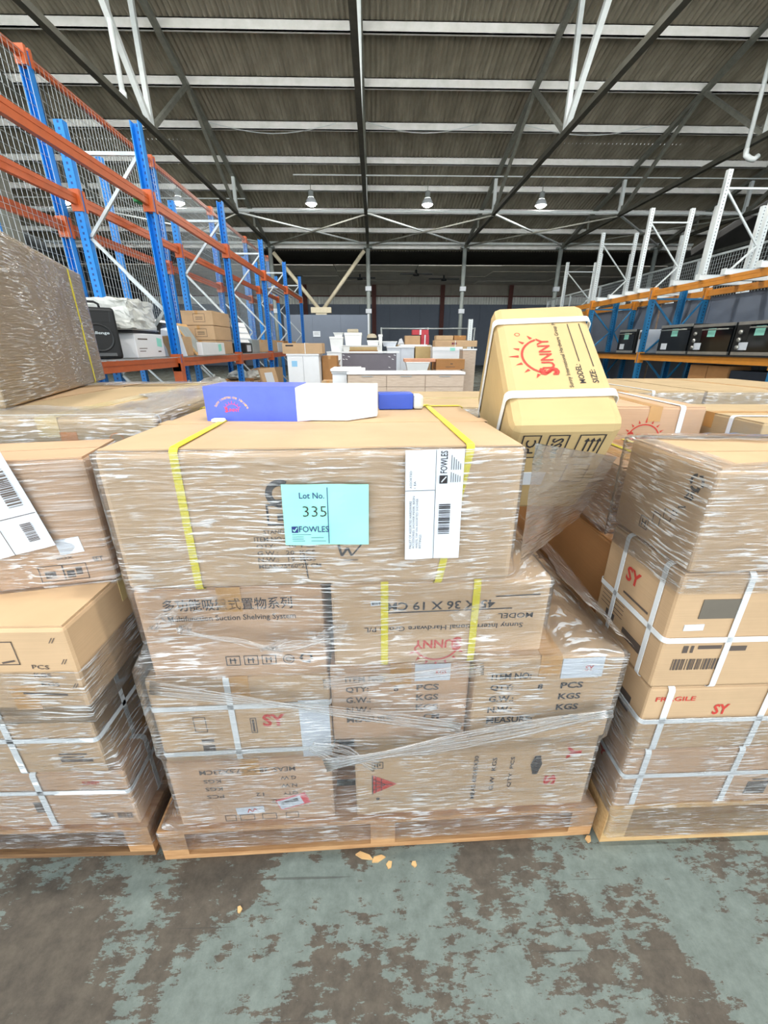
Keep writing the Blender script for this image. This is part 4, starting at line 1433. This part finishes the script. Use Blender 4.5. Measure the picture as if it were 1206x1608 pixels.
film('clear film around the flat cartons at the rear of the left load', [(lrect(-1.2, -.0, -.005, 1.055), .3, 1.2)], 1.055, 1.200, seed=42, flap=.30, mat=FILM_T)

# centre and right, second row
pallet('timber pallet under the load behind the lot 335 carton', (-.35, 2.2), 0, 1.15, 1.1, .13, PINE, PINE_D)
xbox('lower carton of the load behind the lot 335 carton', -.33, .78, 2.22, 3.2, .13, .70, mat=CARD)
xbox('wide flat-topped carton just behind the small blue carton', -.33, .78, 2.24, 3.1, .702, 1.05, mat=CARD_G, tape_mat=TAPE_P)
film('clear film around the load behind the lot 335 carton', [([(-.33, 2.22), (.78, 2.22), (.78, 3.2), (-.33, 3.2)], .1, 1.05)], .2, 1.054, seed=44, flap=.2, step=.02, du=.03)

pallet('timber pallet under the rear right load', (.98, 1.80), R(-4), 1.2, 1.1, .13, PINE, PINE_D)
xbox('lower carton of the rear right load', 1.0, 2.1, 1.78, 2.7, .13, .76, R(-4), mat=CARD_D)
b = xbox('pinkish carton with red print and white strap behind the right load', .98, 1.375, 1.68, 2.25, .76, 1.125, R(-5), mat=CARD_P, straps=(('x', .105, .02, STRAP_W),))
p = pr(b, 'F'); p.sun(.17, .24, .13, True); p.done(INK_R, b)
b = xbox('carton with white strap at the right edge, behind the right load', 1.40, 2.0, 1.42, 1.95, .76, 1.10, R(-3), mat=CARD_G, straps=(('y', -.12, .02, STRAP_W),))
xbox('carton supporting the strapped one at the right edge', 1.42, 2.0, 1.36, 1.72, .0, .76, R(-3), mat=CARD_D)
tag(link('blue_crate', bevel_box(1.20, 1.39, 1.34, 1.60, .90, .99, .01), BLUE_ST), 'sliver of a blue plastic crate between the two strapped cartons', 'crate')
xbox('carton under the sliver of blue crate, rear right', 1.26, 1.40, 1.34, 1.66, .0, .899, 0, mat=CARD_D)
pallet('timber pallet under the film-topped load before the oven rack', (1.15, 2.85), 0, 2.3, 1.3, .13, PINE, PINE_D)
xbox('broad carton left in the film-topped load before the oven rack', 1.16, 2.28, 2.87, 4.1, .13, 1.07, mat=CARD_G, straps=(('x', .2, .02, STRAP_W),))
xbox('broad carton right in the film-topped load before the oven rack', 2.30, 3.43, 2.87, 4.1, .13, 1.07, mat=CARD_G)
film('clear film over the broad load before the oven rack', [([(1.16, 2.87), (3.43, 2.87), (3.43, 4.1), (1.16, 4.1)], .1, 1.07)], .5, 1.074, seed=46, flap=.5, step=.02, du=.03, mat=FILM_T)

# ============================================================ stock in the middle of the hall
def cabinet(label, x0, x1, y0, y1, z1, body=WHITE, front=WHITE, doors=2, top=None, handle=True, drawers=0, name='cabinet', plinth=.06):
    t = thing(name, label, 'cabinet', ((x0 + x1) / 2, (y0 + y1) / 2, 0))
    w = x1 - x0; d = y1 - y0
    MB().box(-w / 2, w / 2, -d / 2 + .02, d / 2, plinth, z1 - .03).box(-w / 2 + .03, w / 2 - .03, -d / 2 + .05, d / 2 - .02, 0, plinth).build('body', body, t)
    MB().box(-w / 2 - .01, w / 2 + .01, -d / 2 - .012, d / 2, z1 - .03, z1).build('top', top or body, t)
    for k in range(doors):
        a = -w / 2 + w * k / doors
        dd = MB().box(a + .004, a + w / doors - .004, -d / 2, -d / 2 + .018, plinth + .01, z1 - .04 - (.16 if drawers else 0)).build('door', front, t)
        if handle:
            hx = a + (w / doors - .05 if k % 2 == 0 else .05)
            MB().box(hx - .006, hx + .006, -d / 2 - .025, -d / 2, z1 * .6, z1 * .6 + .14).build('handle', GALV, dd)
    for k in range(drawers):
        a = -w / 2 + w * k / drawers
        dd = MB().box(a + .004, a + w / drawers - .004, -d / 2, -d / 2 + .018, z1 - .195, z1 - .05).build('drawer', front, t)
        MB().box(a + w / drawers / 2 - .08, a + w / drawers / 2 + .08, -d / 2 - .012, -d / 2, z1 - .06, z1 - .052).build('handle', GALV, dd)
    return t
def note(t, x, y, z, w, h, mat=BLUEP, name='sticker'):
    MB().box(x - w / 2, x + w / 2, y - .002, y, z, z + h).build(name, mat, t)
def tub(label, x0, x1, y0, y1, z0, z1, mat=WHITE_PL, lid=WHITE_PL, name='plastic_tub', taper=.04):
    t = thing(name, label, 'storage tub', ((x0 + x1) / 2, (y0 + y1) / 2, z0))
    w = (x1 - x0) / 2; d = (y1 - y0) / 2; h = z1 - z0
    vs = []
    for k, z in ((taper, 0), (0, h * .86)):
        vs += [(-w + k, -d + k, z), (w - k, -d + k, z), (w - k, d - k, z), (-w + k, d - k, z)]
    MB().add(vs, [(3, 2, 1, 0), (4, 5, 6, 7), (0, 1, 5, 4), (1, 2, 6, 5), (2, 3, 7, 6), (3, 0, 4, 7)]).build('body', mat, t)
    link('lid', bevel_box(-w - .012, w + .012, -d - .012, d + .012, h * .86, h, .008), lid, t)
    return t
def plainbox(label, x0, x1, y0, y1, z0, z1, mat=CARD, **kw):
    return xbox(label, x0, x1, y0, y1, z0, z1, mat=mat, **kw)

cabinet('long oak-veneer sideboard with white top behind the lot 335 carton', -.38, 1.26, 6.0, 6.42, 1.03, OAK, OAK, doors=3, top=WHITE, handle=False, drawers=3)
cabinet('narrow white cabinet left of the oak sideboard', -.61, -.40, 6.2, 6.6, 1.03, doors=1, handle=False)
tag(MB().box(-.63, -.14, 6.15, 6.55, 1.033, 1.066).box(-.60, -.2, 6.2, 6.5, 1.066, 1.082).build('loose_board', WHITE), 'white flat board laid across the narrow white cabinet', 'board')
t = cabinet('white two-door cupboard with light blue sticker by the rack end', -1.60, -1.02, 8.0, 8.5, 1.24, handle=False)
note(t, -.16, -.25, 1.02, .1, .1)
b = plainbox('carton lying on the white two-door cupboard', -1.67, -.95, 8.0, 8.45, 1.241, 1.42, CARD, straps=(('x', .05, .012, STRAP_W),))
p = pr(b, 'F'); p.rect(.06, .125, .2, .15).done(INK, b)
plainbox('tall carton right beside the white two-door cupboard', -1.0, -.72, 8.3, 8.7, 0, 1.2, CARD_D)
plainbox('carton under the grey-lidded tub, left of the grey-backed dresser', -1.12, -.78, 9.5, 9.9, 0, .98, CARD_P)
tub('shallow tub with pale lid left of the grey-backed dresser', -1.11, -.77, 9.5, 9.9, .981, 1.10)
plainbox('low open carton in front of the narrow white cabinet', -.87, -.66, 7.0, 7.3, 0, .84, CARD)
t = thing('dresser', 'dresser with grey back panel and white rim facing the camera', 'dresser', (-.11, 9.25, 0))
MB().box(-.59, -.565, -.22, .22, 0, 1.24).build('side', WHITE, t)
MB().box(.565, .59, -.22, .22, 0, 1.24).build('side', PALEGREY, t)
MB().box(-.565, .565, -.2, -.19, .05, 1.235).build('back_panel', GREYPANEL, t)
MB().box(-.62, .62, -.235, .22, 1.24, 1.27).build('top', WHITE, t)
for k, (x, z) in enumerate(((-.53, 1.2), (-.42, 1.17), (-.53, 1.12), (-.47, 1.12), (.53, 1.2), (.42, 1.17), (.49, 1.12), (-.42, .96), (.42, .96))):
    MB().bar((x - .02, -.205, z + .006), (x + .02, -.205, z - .006), .012, .012).build('cable_clip', WHITE, t)
plainbox('carton holding up the white tub with blue label', .62, 1.2, 9.05, 9.45, 0, .886, CARD_D)
t = tub('white tub with light blue label, right of the grey-backed dresser', .66, 1.14, 9.0, 9.4, .888, 1.066)
note(t, .0, -.165, .05, .1, .075)
tag(link('orange_board', bevel_box(.62, 1.27, 9.0, 9.4, 1.068, 1.13, .006), plain('orange_board', srgb(222, 160, 128), .6)), 'orange-brown board lying on the white tub', 'board')
plainbox('carton beneath the brown carton right of the blue-labelled tub', 1.28, 1.80, 9.0, 9.45, 0, .916, CARD_P)
b = plainbox('brown carton right of the blue-labelled tub', 1.29, 1.89, 9.05, 9.5, .918, 1.12, CARD_D)
p = pr(b, 'F'); p.rect(.2, .045, .4, .055).rect(.3, .1, .35, .12).done(INK_F, b)
t = cabinet('narrow pale wood cabinet with white top left of the tilted carton', 1.93, 2.22, 9.5, 9.9, 1.32, OAK, OAK, doors=1, top=WHITE, handle=False)
cabinet('pale grey cabinet behind the grey-backed dresser', .32, 1.0, 11.0, 11.45, 1.37, PALEGREY, PALEGREY, doors=2, top=WHITE, handle=False)
tub('pale lidded box on the pale grey cabinet', .20, .57, 11.1, 11.4, 1.371, 1.49, PALEGREY, WHITE_PL)
plainbox('carton under the square carton beside the pale grey cabinet', 1.02, 1.40, 11.0, 11.4, 0, 1.085, CARD)
plainbox('square carton beside the pale grey cabinet', 1.03, 1.44, 11.0, 11.4, 1.087, 1.37, CARD_Y)
plainbox('carton holding up the white box with mint label', 1.45, 2.1, 10.5, 10.95, 0, 1.078, CARD_D)
t = thing('white_box', 'white box with mint label left of the tilted carton', 'box', (1.755, 10.7, 1.08))
link('body', bevel_box(-.355, .355, -.2, .2, 0, .19, .005), WHITE, t)
link('lid', bevel_box(-.362, .362, -.207, .207, .19, .28, .005), WHITE, t)
note(t, .12, -.207, .19, .12, .07, MINT)
b = plainbox('long carton lying on the white box with mint label', 1.45, 2.46, 10.5, 10.9, 1.361, 1.50, CARD, straps=(('x', -.02, .012, STRAP_W),))
p = pr(b, 'F'); p.rect(.4, .05, .45, .095).rect(.46, .05, .52, .095).done(plain('maroon_ink', srgb(120, 50, 64), .7), b)
plainbox('tall carton carrying the white slab, farther back', .70, 1.62, 12.5, 13.0, 0, 1.37, CARD_G)
tag(MB().box(.69, 1.63, 12.48, 13.0, 1.372, 1.40).box(.75, 1.5, 12.5, 12.98, 1.40, 1.425).build('white_slab', WHITE), 'thin white slab under the red-lidded cartons', 'slab')
plainbox('big carton under the two small cartons near the far rail', 1.72, 2.65, 12.5, 13.0, 0, 1.538, CARD_G)
plainbox('small carton left of the pair near the far rail', 1.75, 2.23, 12.5, 12.9, 1.54, 1.66, CARD)
plainbox('small carton right of the pair near the far rail', 2.26, 2.60, 12.5, 12.9, 1.54, 1.66, CARD_D)
cabinet('low white cabinet under the white plasticware pile', -1.46, .25, 13.45, 14.4, 1.23, handle=False, doors=3)
tub('broad white tray at the front of the plasticware pile', -.98, .16, 13.5, 13.85, 1.231, 1.41, taper=.02)
tub('white tub at the left of the plasticware pile', -1.40, -.98, 13.9, 14.3, 1.231, 1.66)
tub('small white tub on top at the left of the plasticware pile', -1.28, -.98, 13.95, 14.25, 1.661, 1.78)
tub('large white tub in the middle of the plasticware pile', -.93, -.40, 13.9, 14.3, 1.231, 1.775)
tag(link('beige_cushion', bevel_box(-.85, -.50, 13.95, 14.25, 1.777, 1.88, .035, 4), BEIGEF), 'beige cushion on top of the plasticware pile', 'cushion')
tub('low white bowl box right in the plasticware pile', -.22, .13, 13.9, 14.25, 1.231, 1.555)
t = thing('rice_cooker', 'pale rounded cooker with dark band on the plasticware pile', 'appliance', (-.08, 14.05, 1.556))
lathe([(0, 0), (.14, 0), (.16, .03), (.16, .07)]).build('base', BLACK, t, True)
lathe([(.16, .07), (.155, .12), (.11, .18), (.0, .2)]).build('lid', BEIGEF, t, True)
lathe([(.0, .2), (.03, .2), (.03, .22), (0, .225)]).build('knob', BLACK, t, True)
tub('upright white bin at the right end of the plasticware pile', .135, .25, 14.0, 14.2, 1.231, 1.73, taper=.01)
plainbox('carton under the flat carton before the plasticware pile', -.75, .1, 12.95, 13.35, 0, 1.268, CARD_D)
b = plainbox('flat carton before the plasticware pile', -.73, .08, 12.95, 13.35, 1.27, 1.36, CARD_Y)
plainbox('big carton under the red-lidded cartons', .72, 1.78, 13.85, 14.6, 0, 1.428, CARD_G)
plainbox('open brown carton beside the red cartons', .97, 1.45, 13.95, 14.4, 1.43, 1.69, CARD)
for k, z in enumerate((1.43, 1.525, 1.62)):
    lb = ['bottom red carton of the stack of three near the far rail', 'middle red carton of the stack of three near the far rail', 'third red carton of the stack, under the wide one'][k]
    t = thing('red_carton', lb, 'box', (1.61, 14.2, z))
    link('body', bevel_box(-.13, .13, -.15, .15, 0, .093, .004), REDBOX, t)
    MB().box(-.02, .02, -.152, .152, -.0, .0945).build('band', PAPER, t)
t = thing('red_carton', 'wide red carton on top of the red stack', 'box', (1.46, 14.2, 1.716))
link('body', bevel_box(-.26, .26, -.15, .15, 0, .15, .004), REDBOX, t)
MB().box(-.03, .03, -.152, .152, .001, .152).build('band', PAPER, t)
t = thing('wrapped_bundle', 'pale grey wrapped bundle left of the open brown carton', 'bundle', (.84, 14.05, 1.43))
MB().add([(-.1, -.1, 0), (.11, -.1, 0), (.1, .1, 0), (-.1, .1, 0), (-.05, -.06, .15), (.02, -.03, .19), (.05, .05, .16), (-.04, .06, .17)],
         [(3, 2, 1, 0), (4, 5, 6, 7), (0, 1, 5, 4), (1, 2, 6, 5), (2, 3, 7, 6), (3, 0, 4, 7)]).build('body', PALEGREY, t)
MB().bar((-.1, -.102, .05), (.1, -.102, .05), .02, .012).build('tie', WHITE, t)
t = thing('guard_rail', 'thin galvanised rail fence in front of the far grey wall', 'rail', (0, 17, 0))
MB().tube([(.25, 0, 2.01), (3.86, 0, 2.01)], .025, 8).build('rail', GALV, t, True)
MB().tube([(.25, 0, 1.2), (3.86, 0, 1.2)], .02, 8).build('rail', GALV, t, True)
for x in (.27, 2.05, 3.84):
    MB().tube([(x, 0, 0), (x, 0, 2.05)], .03, 8).build('post', GALV, t, True)
t = thing('white_post', 'short white perforated post left of the tilted carton', 'post', (3.23, 15, 0))
upright(t, 0, 0, 2.22, UP_WHITE, w=.14, d=.1)
t = thing('partition_board', 'blue-grey partition boards under the cream V-shaped brace', 'partition', (-4.4, 22, 0))
for k in range(3):
    MB().box(k * 1.38, k * 1.38 + 1.375, 0, .06, 0, 2.82).build('panel', WALL_G, t)
MB().box(4.08, 4.16, -.03, .09, 0, 2.86).build('post', PALEGREY, t)
t = thing('notice', 'white paper notice on the blue-grey partition boards', 'notice', (-2.84, 21.99, 1.83))
MB().box(-.18, .18, -.004, 0, 0, .26).build('sheet', PAPER, t)
MB().box(-.13, .13, -.006, -.004, .2, .21).box(-.13, .1, -.006, -.004, .15, .16).box(-.13, .12, -.006, -.004, .1, .11).build('lettering', INK_F, t)

# ============================================================ goods on the left rack
DK = 1.234
t = thing('loudspeaker', 'black portable loudspeaker with carry handle on the orange-beamed shelf', 'loudspeaker', (-2.98, 4.82, DK), R(40))
link('cabinet', bevel_box(-.19, .19, -.17, .17, 0, .5, .03, 3), BLACK, t)
MB().box(-.165, .165, -.174, -.168, .03, .47).build('grille', BLACK2, t)
lathe([(.118, 0), (.125, .006), (.135, .006), (.14, 0)], 28).build('woofer_ring', BLACK, t, True)
w_ = t.children[-1]; w_.rotation_euler = (R(90), 0, 0); w_.location = (0, -.174, .21)
lathe([(.0, -.02), (.05, -.012), (.118, .002)], 24).build('woofer', DARKGL, t, True)
w_ = t.children[-1]; w_.rotation_euler = (R(90), 0, 0); w_.location = (0, -.176, .21)
MB().add([(-.13, -.176, .36), (.13, -.176, .36), (.14, -.176, .46), (-.14, -.176, .46), (-.07, -.15, .385), (.07, -.15, .385), (.07, -.15, .44), (-.07, -.15, .44)],
         [(0, 1, 5, 4), (1, 2, 6, 5), (2, 3, 7, 6), (3, 0, 4, 7), (4, 5, 6, 7)]).build('horn', BLACK, t)
MB().box(-.13, .13, -.178, -.174, .03, .06).build('port', DARKGL, t)
p = Print((Vector((-.19, -.17, 0)), Vector((1, 0, 0)), Vector((0, 0, 1)), Vector((0, -1, 0))), .012)
p.text('challenge', .09, .235, .2, .035, bold=.01); p.done(GALV, t)
MB().tube([(-.09, 0, .49), (-.085, 0, .54), (-.05, 0, .56), (.05, 0, .56), (.085, 0, .54), (.09, 0, .49)], .012, 8).build('handle', BLACK, t, True)
for z in (.1, .2, .3, .4):
    MB().box(-.194, -.188, -.12, .05, z, z + .012).build('side_rib', DARKGL, t)
def abox(label, x0, x1, y0, y1, z0, z1, mat, face='R', sticker_mat=MINT, **kw):
    b = xbox(label, x0, x1, y0, y1, z0, z1, mat=mat, **kw)
    return b
b = abox('white printed carton with mint sticker beside the loudspeaker', -3.3, -2.78, 5.2, 5.88, DK, DK + .27, WHITE, tape=False)
p = pr(b, 'R'); p.rect(.06, .2, .28, .215).rect(.5, .06, .58, .075).rect(.06, .1, .24, .108).rect(.06, .07, .2, .078).done(INK_F, b)
sticker(b, 'R', .5, .13, .12, .1, MINT, -6)
t = thing('bagged_appliance', 'grey appliance in cloudy plastic on the white printed carton', 'appliance', (-3.05, 5.5, DK + .272), R(4))
bm = bmesh.new(); bmesh.ops.create_cube(bm, size=1); bmesh.ops.subdivide_edges(bm, edges=list(bm.edges), cuts=9, use_grid_fill=True)
for v in bm.verts:
    v.co = Vector((v.co.x * .5, v.co.y * .66, .2 + v.co.z * .32)) + Vector(noise.noise_vector(v.co * 4.5)) * .035 + Vector(noise.noise_vector(v.co * 11)) * .012
me = bpy.data.meshes.new('body'); bm.to_mesh(me); bm.free()
link('body', me, POLY, t)
MB().box(-.26, .26, -.36, .34, 0, .03).build('tray', BLACK, t)
MB().box(-.27, .27, -.37, .35, .03, .045).build('rim', STEEL, t)
t = abox('white carton seen over the bagged appliance', -3.5, -3.32, 4.6, 5.7, DK, DK + .62, WHITE)
# second bay: framed screens and cartons
t = thing('framed_screen', 'black screen in white frame leaning back in the second rack bay', 'screen', (-2.95, 6.75, DK), (R(0), R(-35), 0))
MB().box(-.02, .0, -.42, .42, 0, .62).build('frame', WHITE, t)
MB().box(0, .004, -.36, .36, .05, .57).build('glass', DARKGL, t)
MB().box(.0, .012, -.30, -.24, .06, .56).build('strip', GALV, t)
t = thing('framed_screen', 'second framed panel leaning behind the black screen', 'screen', (-2.9, 7.45, DK), (R(0), R(-30), R(6)))
MB().box(-.02, 0, -.3, .3, 0, .55).build('frame', PINE_L, t)
MB().box(0, .004, -.25, .25, .05, .5).build('glass', GREYPL, t)
t = thing('paper_bag', 'crumpled white paper bag next to the second blue upright', 'bag', (-2.85, 6.28, DK), R(30))
MB().add([(-.16, -.1, 0), (.16, -.12, 0), (.15, .12, 0), (-.15, .1, 0), (-.12, -.06, .34), (.1, -.1, .3), (.12, .05, .4), (-.1, .1, .36)],
         [(3, 2, 1, 0), (4, 5, 6, 7), (0, 1, 5, 4), (1, 2, 6, 5), (2, 3, 7, 6), (3, 0, 4, 7)]).build('bag', PAPER, t)
MB().box(-.05, .06, -.125, -.118, .1, .16).build('print', INK_F, t)
b = abox('small brown carton at the foot of the black screen', -2.95, -2.72, 6.15, 6.65, DK, DK + .26, CARD)
b = abox('long white carton with mint sticker before the framed screens', -2.70, -2.62, 6.75, 7.75, DK, DK + .19, WHITE, tape=False)
sticker(b, 'R', .7, .05, .14, .11, MINT, 5)
for k in range(3):
    b = abox(['bottom carton of the stack of three in the rack', 'middle carton of the stack of three in the rack', 'top carton of the stack of three in the rack'][k],
             -3.3, -2.77, 7.78, 8.66, DK + .235 * k, DK + .235 * k + .228, CARD)
    p = pr(b, 'F'); p.frame(.2, .05, .4, .18, .006).rect(.24, .09, .36, .1).rect(.24, .12, .36, .13).done(INK_F, b)
b = abox('dark open tray with white packets right of the three stacked cartons', -3.15, -2.75, 9.45, 9.95, DK, DK + .2, BLACK, tape=False)
sticker(b, 'R', .1, .03, .3, .13, PAPER, 0)
t = thing('white_shelf_panel', 'white slatted panel leaning out of the rack by the third upright', 'panel', (-2.85, 9.9, DK + .205), (0, R(-24), R(-15)))
MB().box(-.02, .02, -.25, .25, 0, .45).build('panel', WHITE, t)
for k in range(3):
    MB().box(.02, .03, -.22, .22, .08 + k * .13, .1 + k * .13).build('slat', PALEGREY, t)
b = abox('grey lidded crate next to the third blue upright', -3.2, -2.75, 10.0, 10.6, DK, DK + .28, GREYPL, tape=False)
for k, (y0, y1, h, m) in enumerate(((11.7, 12.4, .3, CARD), (12.5, 13.2, .25, PALEGREY), (13.3, 13.9, .3, CARD_D), (14.5, 15.4, .3, CARD))):
    b = abox(['carton just past the fourth blue upright', 'pale box between two cartons far along the rack', 'darker carton before the fifth blue upright', 'farthest carton on the rack shelf'][k], -3.2, -2.72, y0, y1, DK, DK + h, m)
# goods on the mesh-backed rack
g = 0
for (y0, y1, h, m, st, lb) in ((4.2, 5.0, .5, WHITE, 1, 'white carton behind the mesh above the loudspeaker'), (5.1, 5.8, .62, PALEGREY, 0, 'pale carton behind the mesh, left of the first back upright'),
                               (6.2, 6.9, .5, CARD_G, 1, 'greyish carton behind the mesh with mint sticker'), (7.0, 7.6, .58, WHITE, 1, 'white carton behind the mesh over the framed screens'),
                               (7.7, 8.5, .5, CARD_P, 1, 'pinkish carton behind the mesh, mint sticker on its end'), (9.0, 9.8, .55, WHITE, 1, 'white carton behind the mesh over the three stacked cartons'),
                               (9.9, 11.2, .45, CARD, 0, 'long brown carton behind the mesh near the third upright')):
    b = abox(lb, -4.5, -3.95, y0, y1, 1.224, 1.224 + h, m)
    if st:
        sticker(b, 'R', .15, h * .45, .22, .14, MINT, 3)
# floor-level goods under the left rack
for k, (x0, x1, y0, y1, h, m, lb) in enumerate(((-3.4, -2.75, 6.3, 7.4, .5, CARD_D, 'brown carton on the floor under the second rack bay'), (-3.3, -2.7, 7.5, 8.4, .65, CARD, 'carton on the floor beside the third blue upright'),
                                               (-3.3, -2.75, 8.9, 9.8, .7, CARD_D, 'dark carton on the floor under the three stacked cartons'), (-3.3, -2.75, 10.0, 11.2, .62, CARD, 'carton on the floor under the leaning white panel'),
                                               (-3.4, -2.8, 11.7, 13.2, .8, CARD, 'carton on the floor under the far rack bays'))):
    abox(lb, x0, x1, y0, y1, 0, h, m)
def bag(label, x, y, z, s, mat, seed):
    t = thing('plastic_bag', label, 'plastic bag', (x, y, z))
    bm = bmesh.new(); bmesh.ops.create_icosphere(bm, subdivisions=3, radius=1)
    for v in bm.verts:
        k = 1 + .3 * noise.noise(v.co * 2.2 + Vector((seed, 0, 0))) + .12 * noise.noise(v.co * 6 + Vector((seed, 4, 0)))
        v.co = Vector((v.co.x * s[0] * k, v.co.y * s[1] * k, max(0, (v.co.z * k + .8)) * s[2]))
    me = bpy.data.meshes.new('bag'); bm.to_mesh(me); bm.free()
    link('bag', me, mat, t)
    MB().tube([(0, 0, s[2] * 1.6), (.01, 0, s[2] * 2.0), (.03, .01, s[2] * 2.15)], .02, 6).build('knot', mat, t)
bag('cloudy plastic bag on the floor carton by the third upright', -2.95, 7.9, .652, (.22, .3, .11), POLY, 1)
bag('grey plastic bag on the dark floor carton', -2.95, 9.3, .702, (.2, .3, .1), GREYPL, 2)
bag('pale plastic bag under the leaning white panel', -2.95, 10.5, .622, (.22, .35, .12), POLY, 3)
bag('clear crumpled bag on the floor carton of the second bay', -2.95, 6.8, .502, (.25, .35, .17), POLY, 4)
t = thing('cardboard_sheet', 'carton flap leaning at the rack foot beside the white cupboard', 'cardboard', (-2.2, 9.6, 0), (0, R(-14), R(-20)))
MB().box(-.02, .02, -.3, .3, 0, .95).build('board', CARD, t)
MB().box(.02, .026, -.16, .14, .5, .85).build('paper', PAPER, t)

# ============================================================ goods on the right rack
def oven(label, y0, y1, x0=6.14, h=.52, knobs=True):
    t = thing('built_in_oven', label, 'oven', (x0, (y0 + y1) / 2, 1.227))
    d = (y1 - y0) / 2
    link('body', bevel_box(.03, .6, -d, d, 0, h, .01), BLACK, t)
    dr = MB().box(0, .03, -d + .01, d - (.26 if knobs else .01), .05, h - .06).build('door', DARKGL, t)
    MB().tube([(-.04, -d + .06, h - .1), (-.04, d - (.3 if knobs else .06), h - .1)], .012, 8).build('handle', STEEL, dr, True)
    MB().box(.0, .03, -d, d, 0, .05).build('bottom_trim', STEEL, t)
    MB().box(.0, .03, -d, d, h - .05, h).build('top_trim', STEEL, t)
    if knobs:
        MB().box(.0, .03, d - .25, d, .05, h - .05).build('control_panel', BLACK, t)
        for k in range(3):
            MB().tube([(0, d - .12, .12 + k * .12), (-.035, d - .12, .12 + k * .12)], .035, 14).build('knob', STEEL, t, True)
    MB().box(-.004, 0, -.1, .08, h - .22, h - .08).build('sticker', MINT, t)
    MB().box(-.004, 0, d - .3, d - .12, .08, .2).build('label_card', PAPER, t)
    return t
oven('black glass-fronted oven beside the front blue upright', 8.52, 9.42, h=.55, knobs=False)
oven('steel-trimmed oven with three knobs on the right rack', 7.5, 8.46)
oven('oven at the right edge of the right rack', 6.52, 7.42)
oven('dark oven behind the front blue upright, in the far bay', 10.35, 11.0, knobs=False)
t = thing('white_appliance', 'pale appliance standing on end between two dark ovens', 'appliance', (6.5, 10.12, 1.227))
link('body', bevel_box(-.3, .3, -.16, .16, 0, .5, .015), PALEGREY, t)
MB().box(-.305, -.3, -.12, .12, .3, .45).build('panel', INK_F, t)
b = xbox('upright flat carton under the ovens, nearer the blue upright', 6.2, 6.6, 7.92, 8.36, 0, 1.04, mat=CARD_D, tape=False)
b = xbox('upright flat carton under the ovens, second from the blue upright', 6.2, 6.6, 7.42, 7.9, 0, 1.04, mat=CARD_D, tape=False)
t = thing('dark_cabinet', 'dark navy cabinet under the oven shelf at the right edge', 'cabinet', (6.55, 6.95, 0))
link('body', bevel_box(-.35, .35, -.42, .42, .05, .98, .01), plain('dark_navy', srgb(34, 44, 58), .5), t)
MB().box(-.33, .33, -.4, .4, 0, .05).build('plinth', BLACK, t)
for k, (y0, y1) in enumerate(((8.6, 9.3), (9.4, 9.85), (10.0, 10.9), (11.1, 12.0))):
    b = xbox(['white carton low under the black glass oven', 'white carton behind the foot of the blue upright', 'white carton low past the blue upright', 'farthest white carton low under the right rack'][k],
             6.2, 6.75, y0, y1, 0, .42 - .02 * k, mat=WHITE, tape=False)
for k, (y, L) in enumerate(((7.2, .5), (7.9, .42), (8.5, .38), (9.2, .45), (10.4, .36), (10.9, .5), (11.6, .4), (12.2, .45))):
    t = thing('white_beam_offcut', 'white steel section on the amber top beams, %s counted from the right edge' % ('first', 'second', 'third', 'fourth', 'fifth', 'sixth', 'seventh', 'eighth')[k], 'steel section', (6.0, y, 2.502), R(random.uniform(-6, 6)), 'white sections on the top beams')
    MB().box(0, 1.45, -.05, -.04, 0, .09).box(0, 1.45, .04, .05, 0, .09).box(0, 1.45, -.05, .05, .08, .09).build('channel', WHITE_ST, t)
    MB().box(-.01, .0, -.055, .055, 0, .1).build('end_cap', WHITE_ST, t)
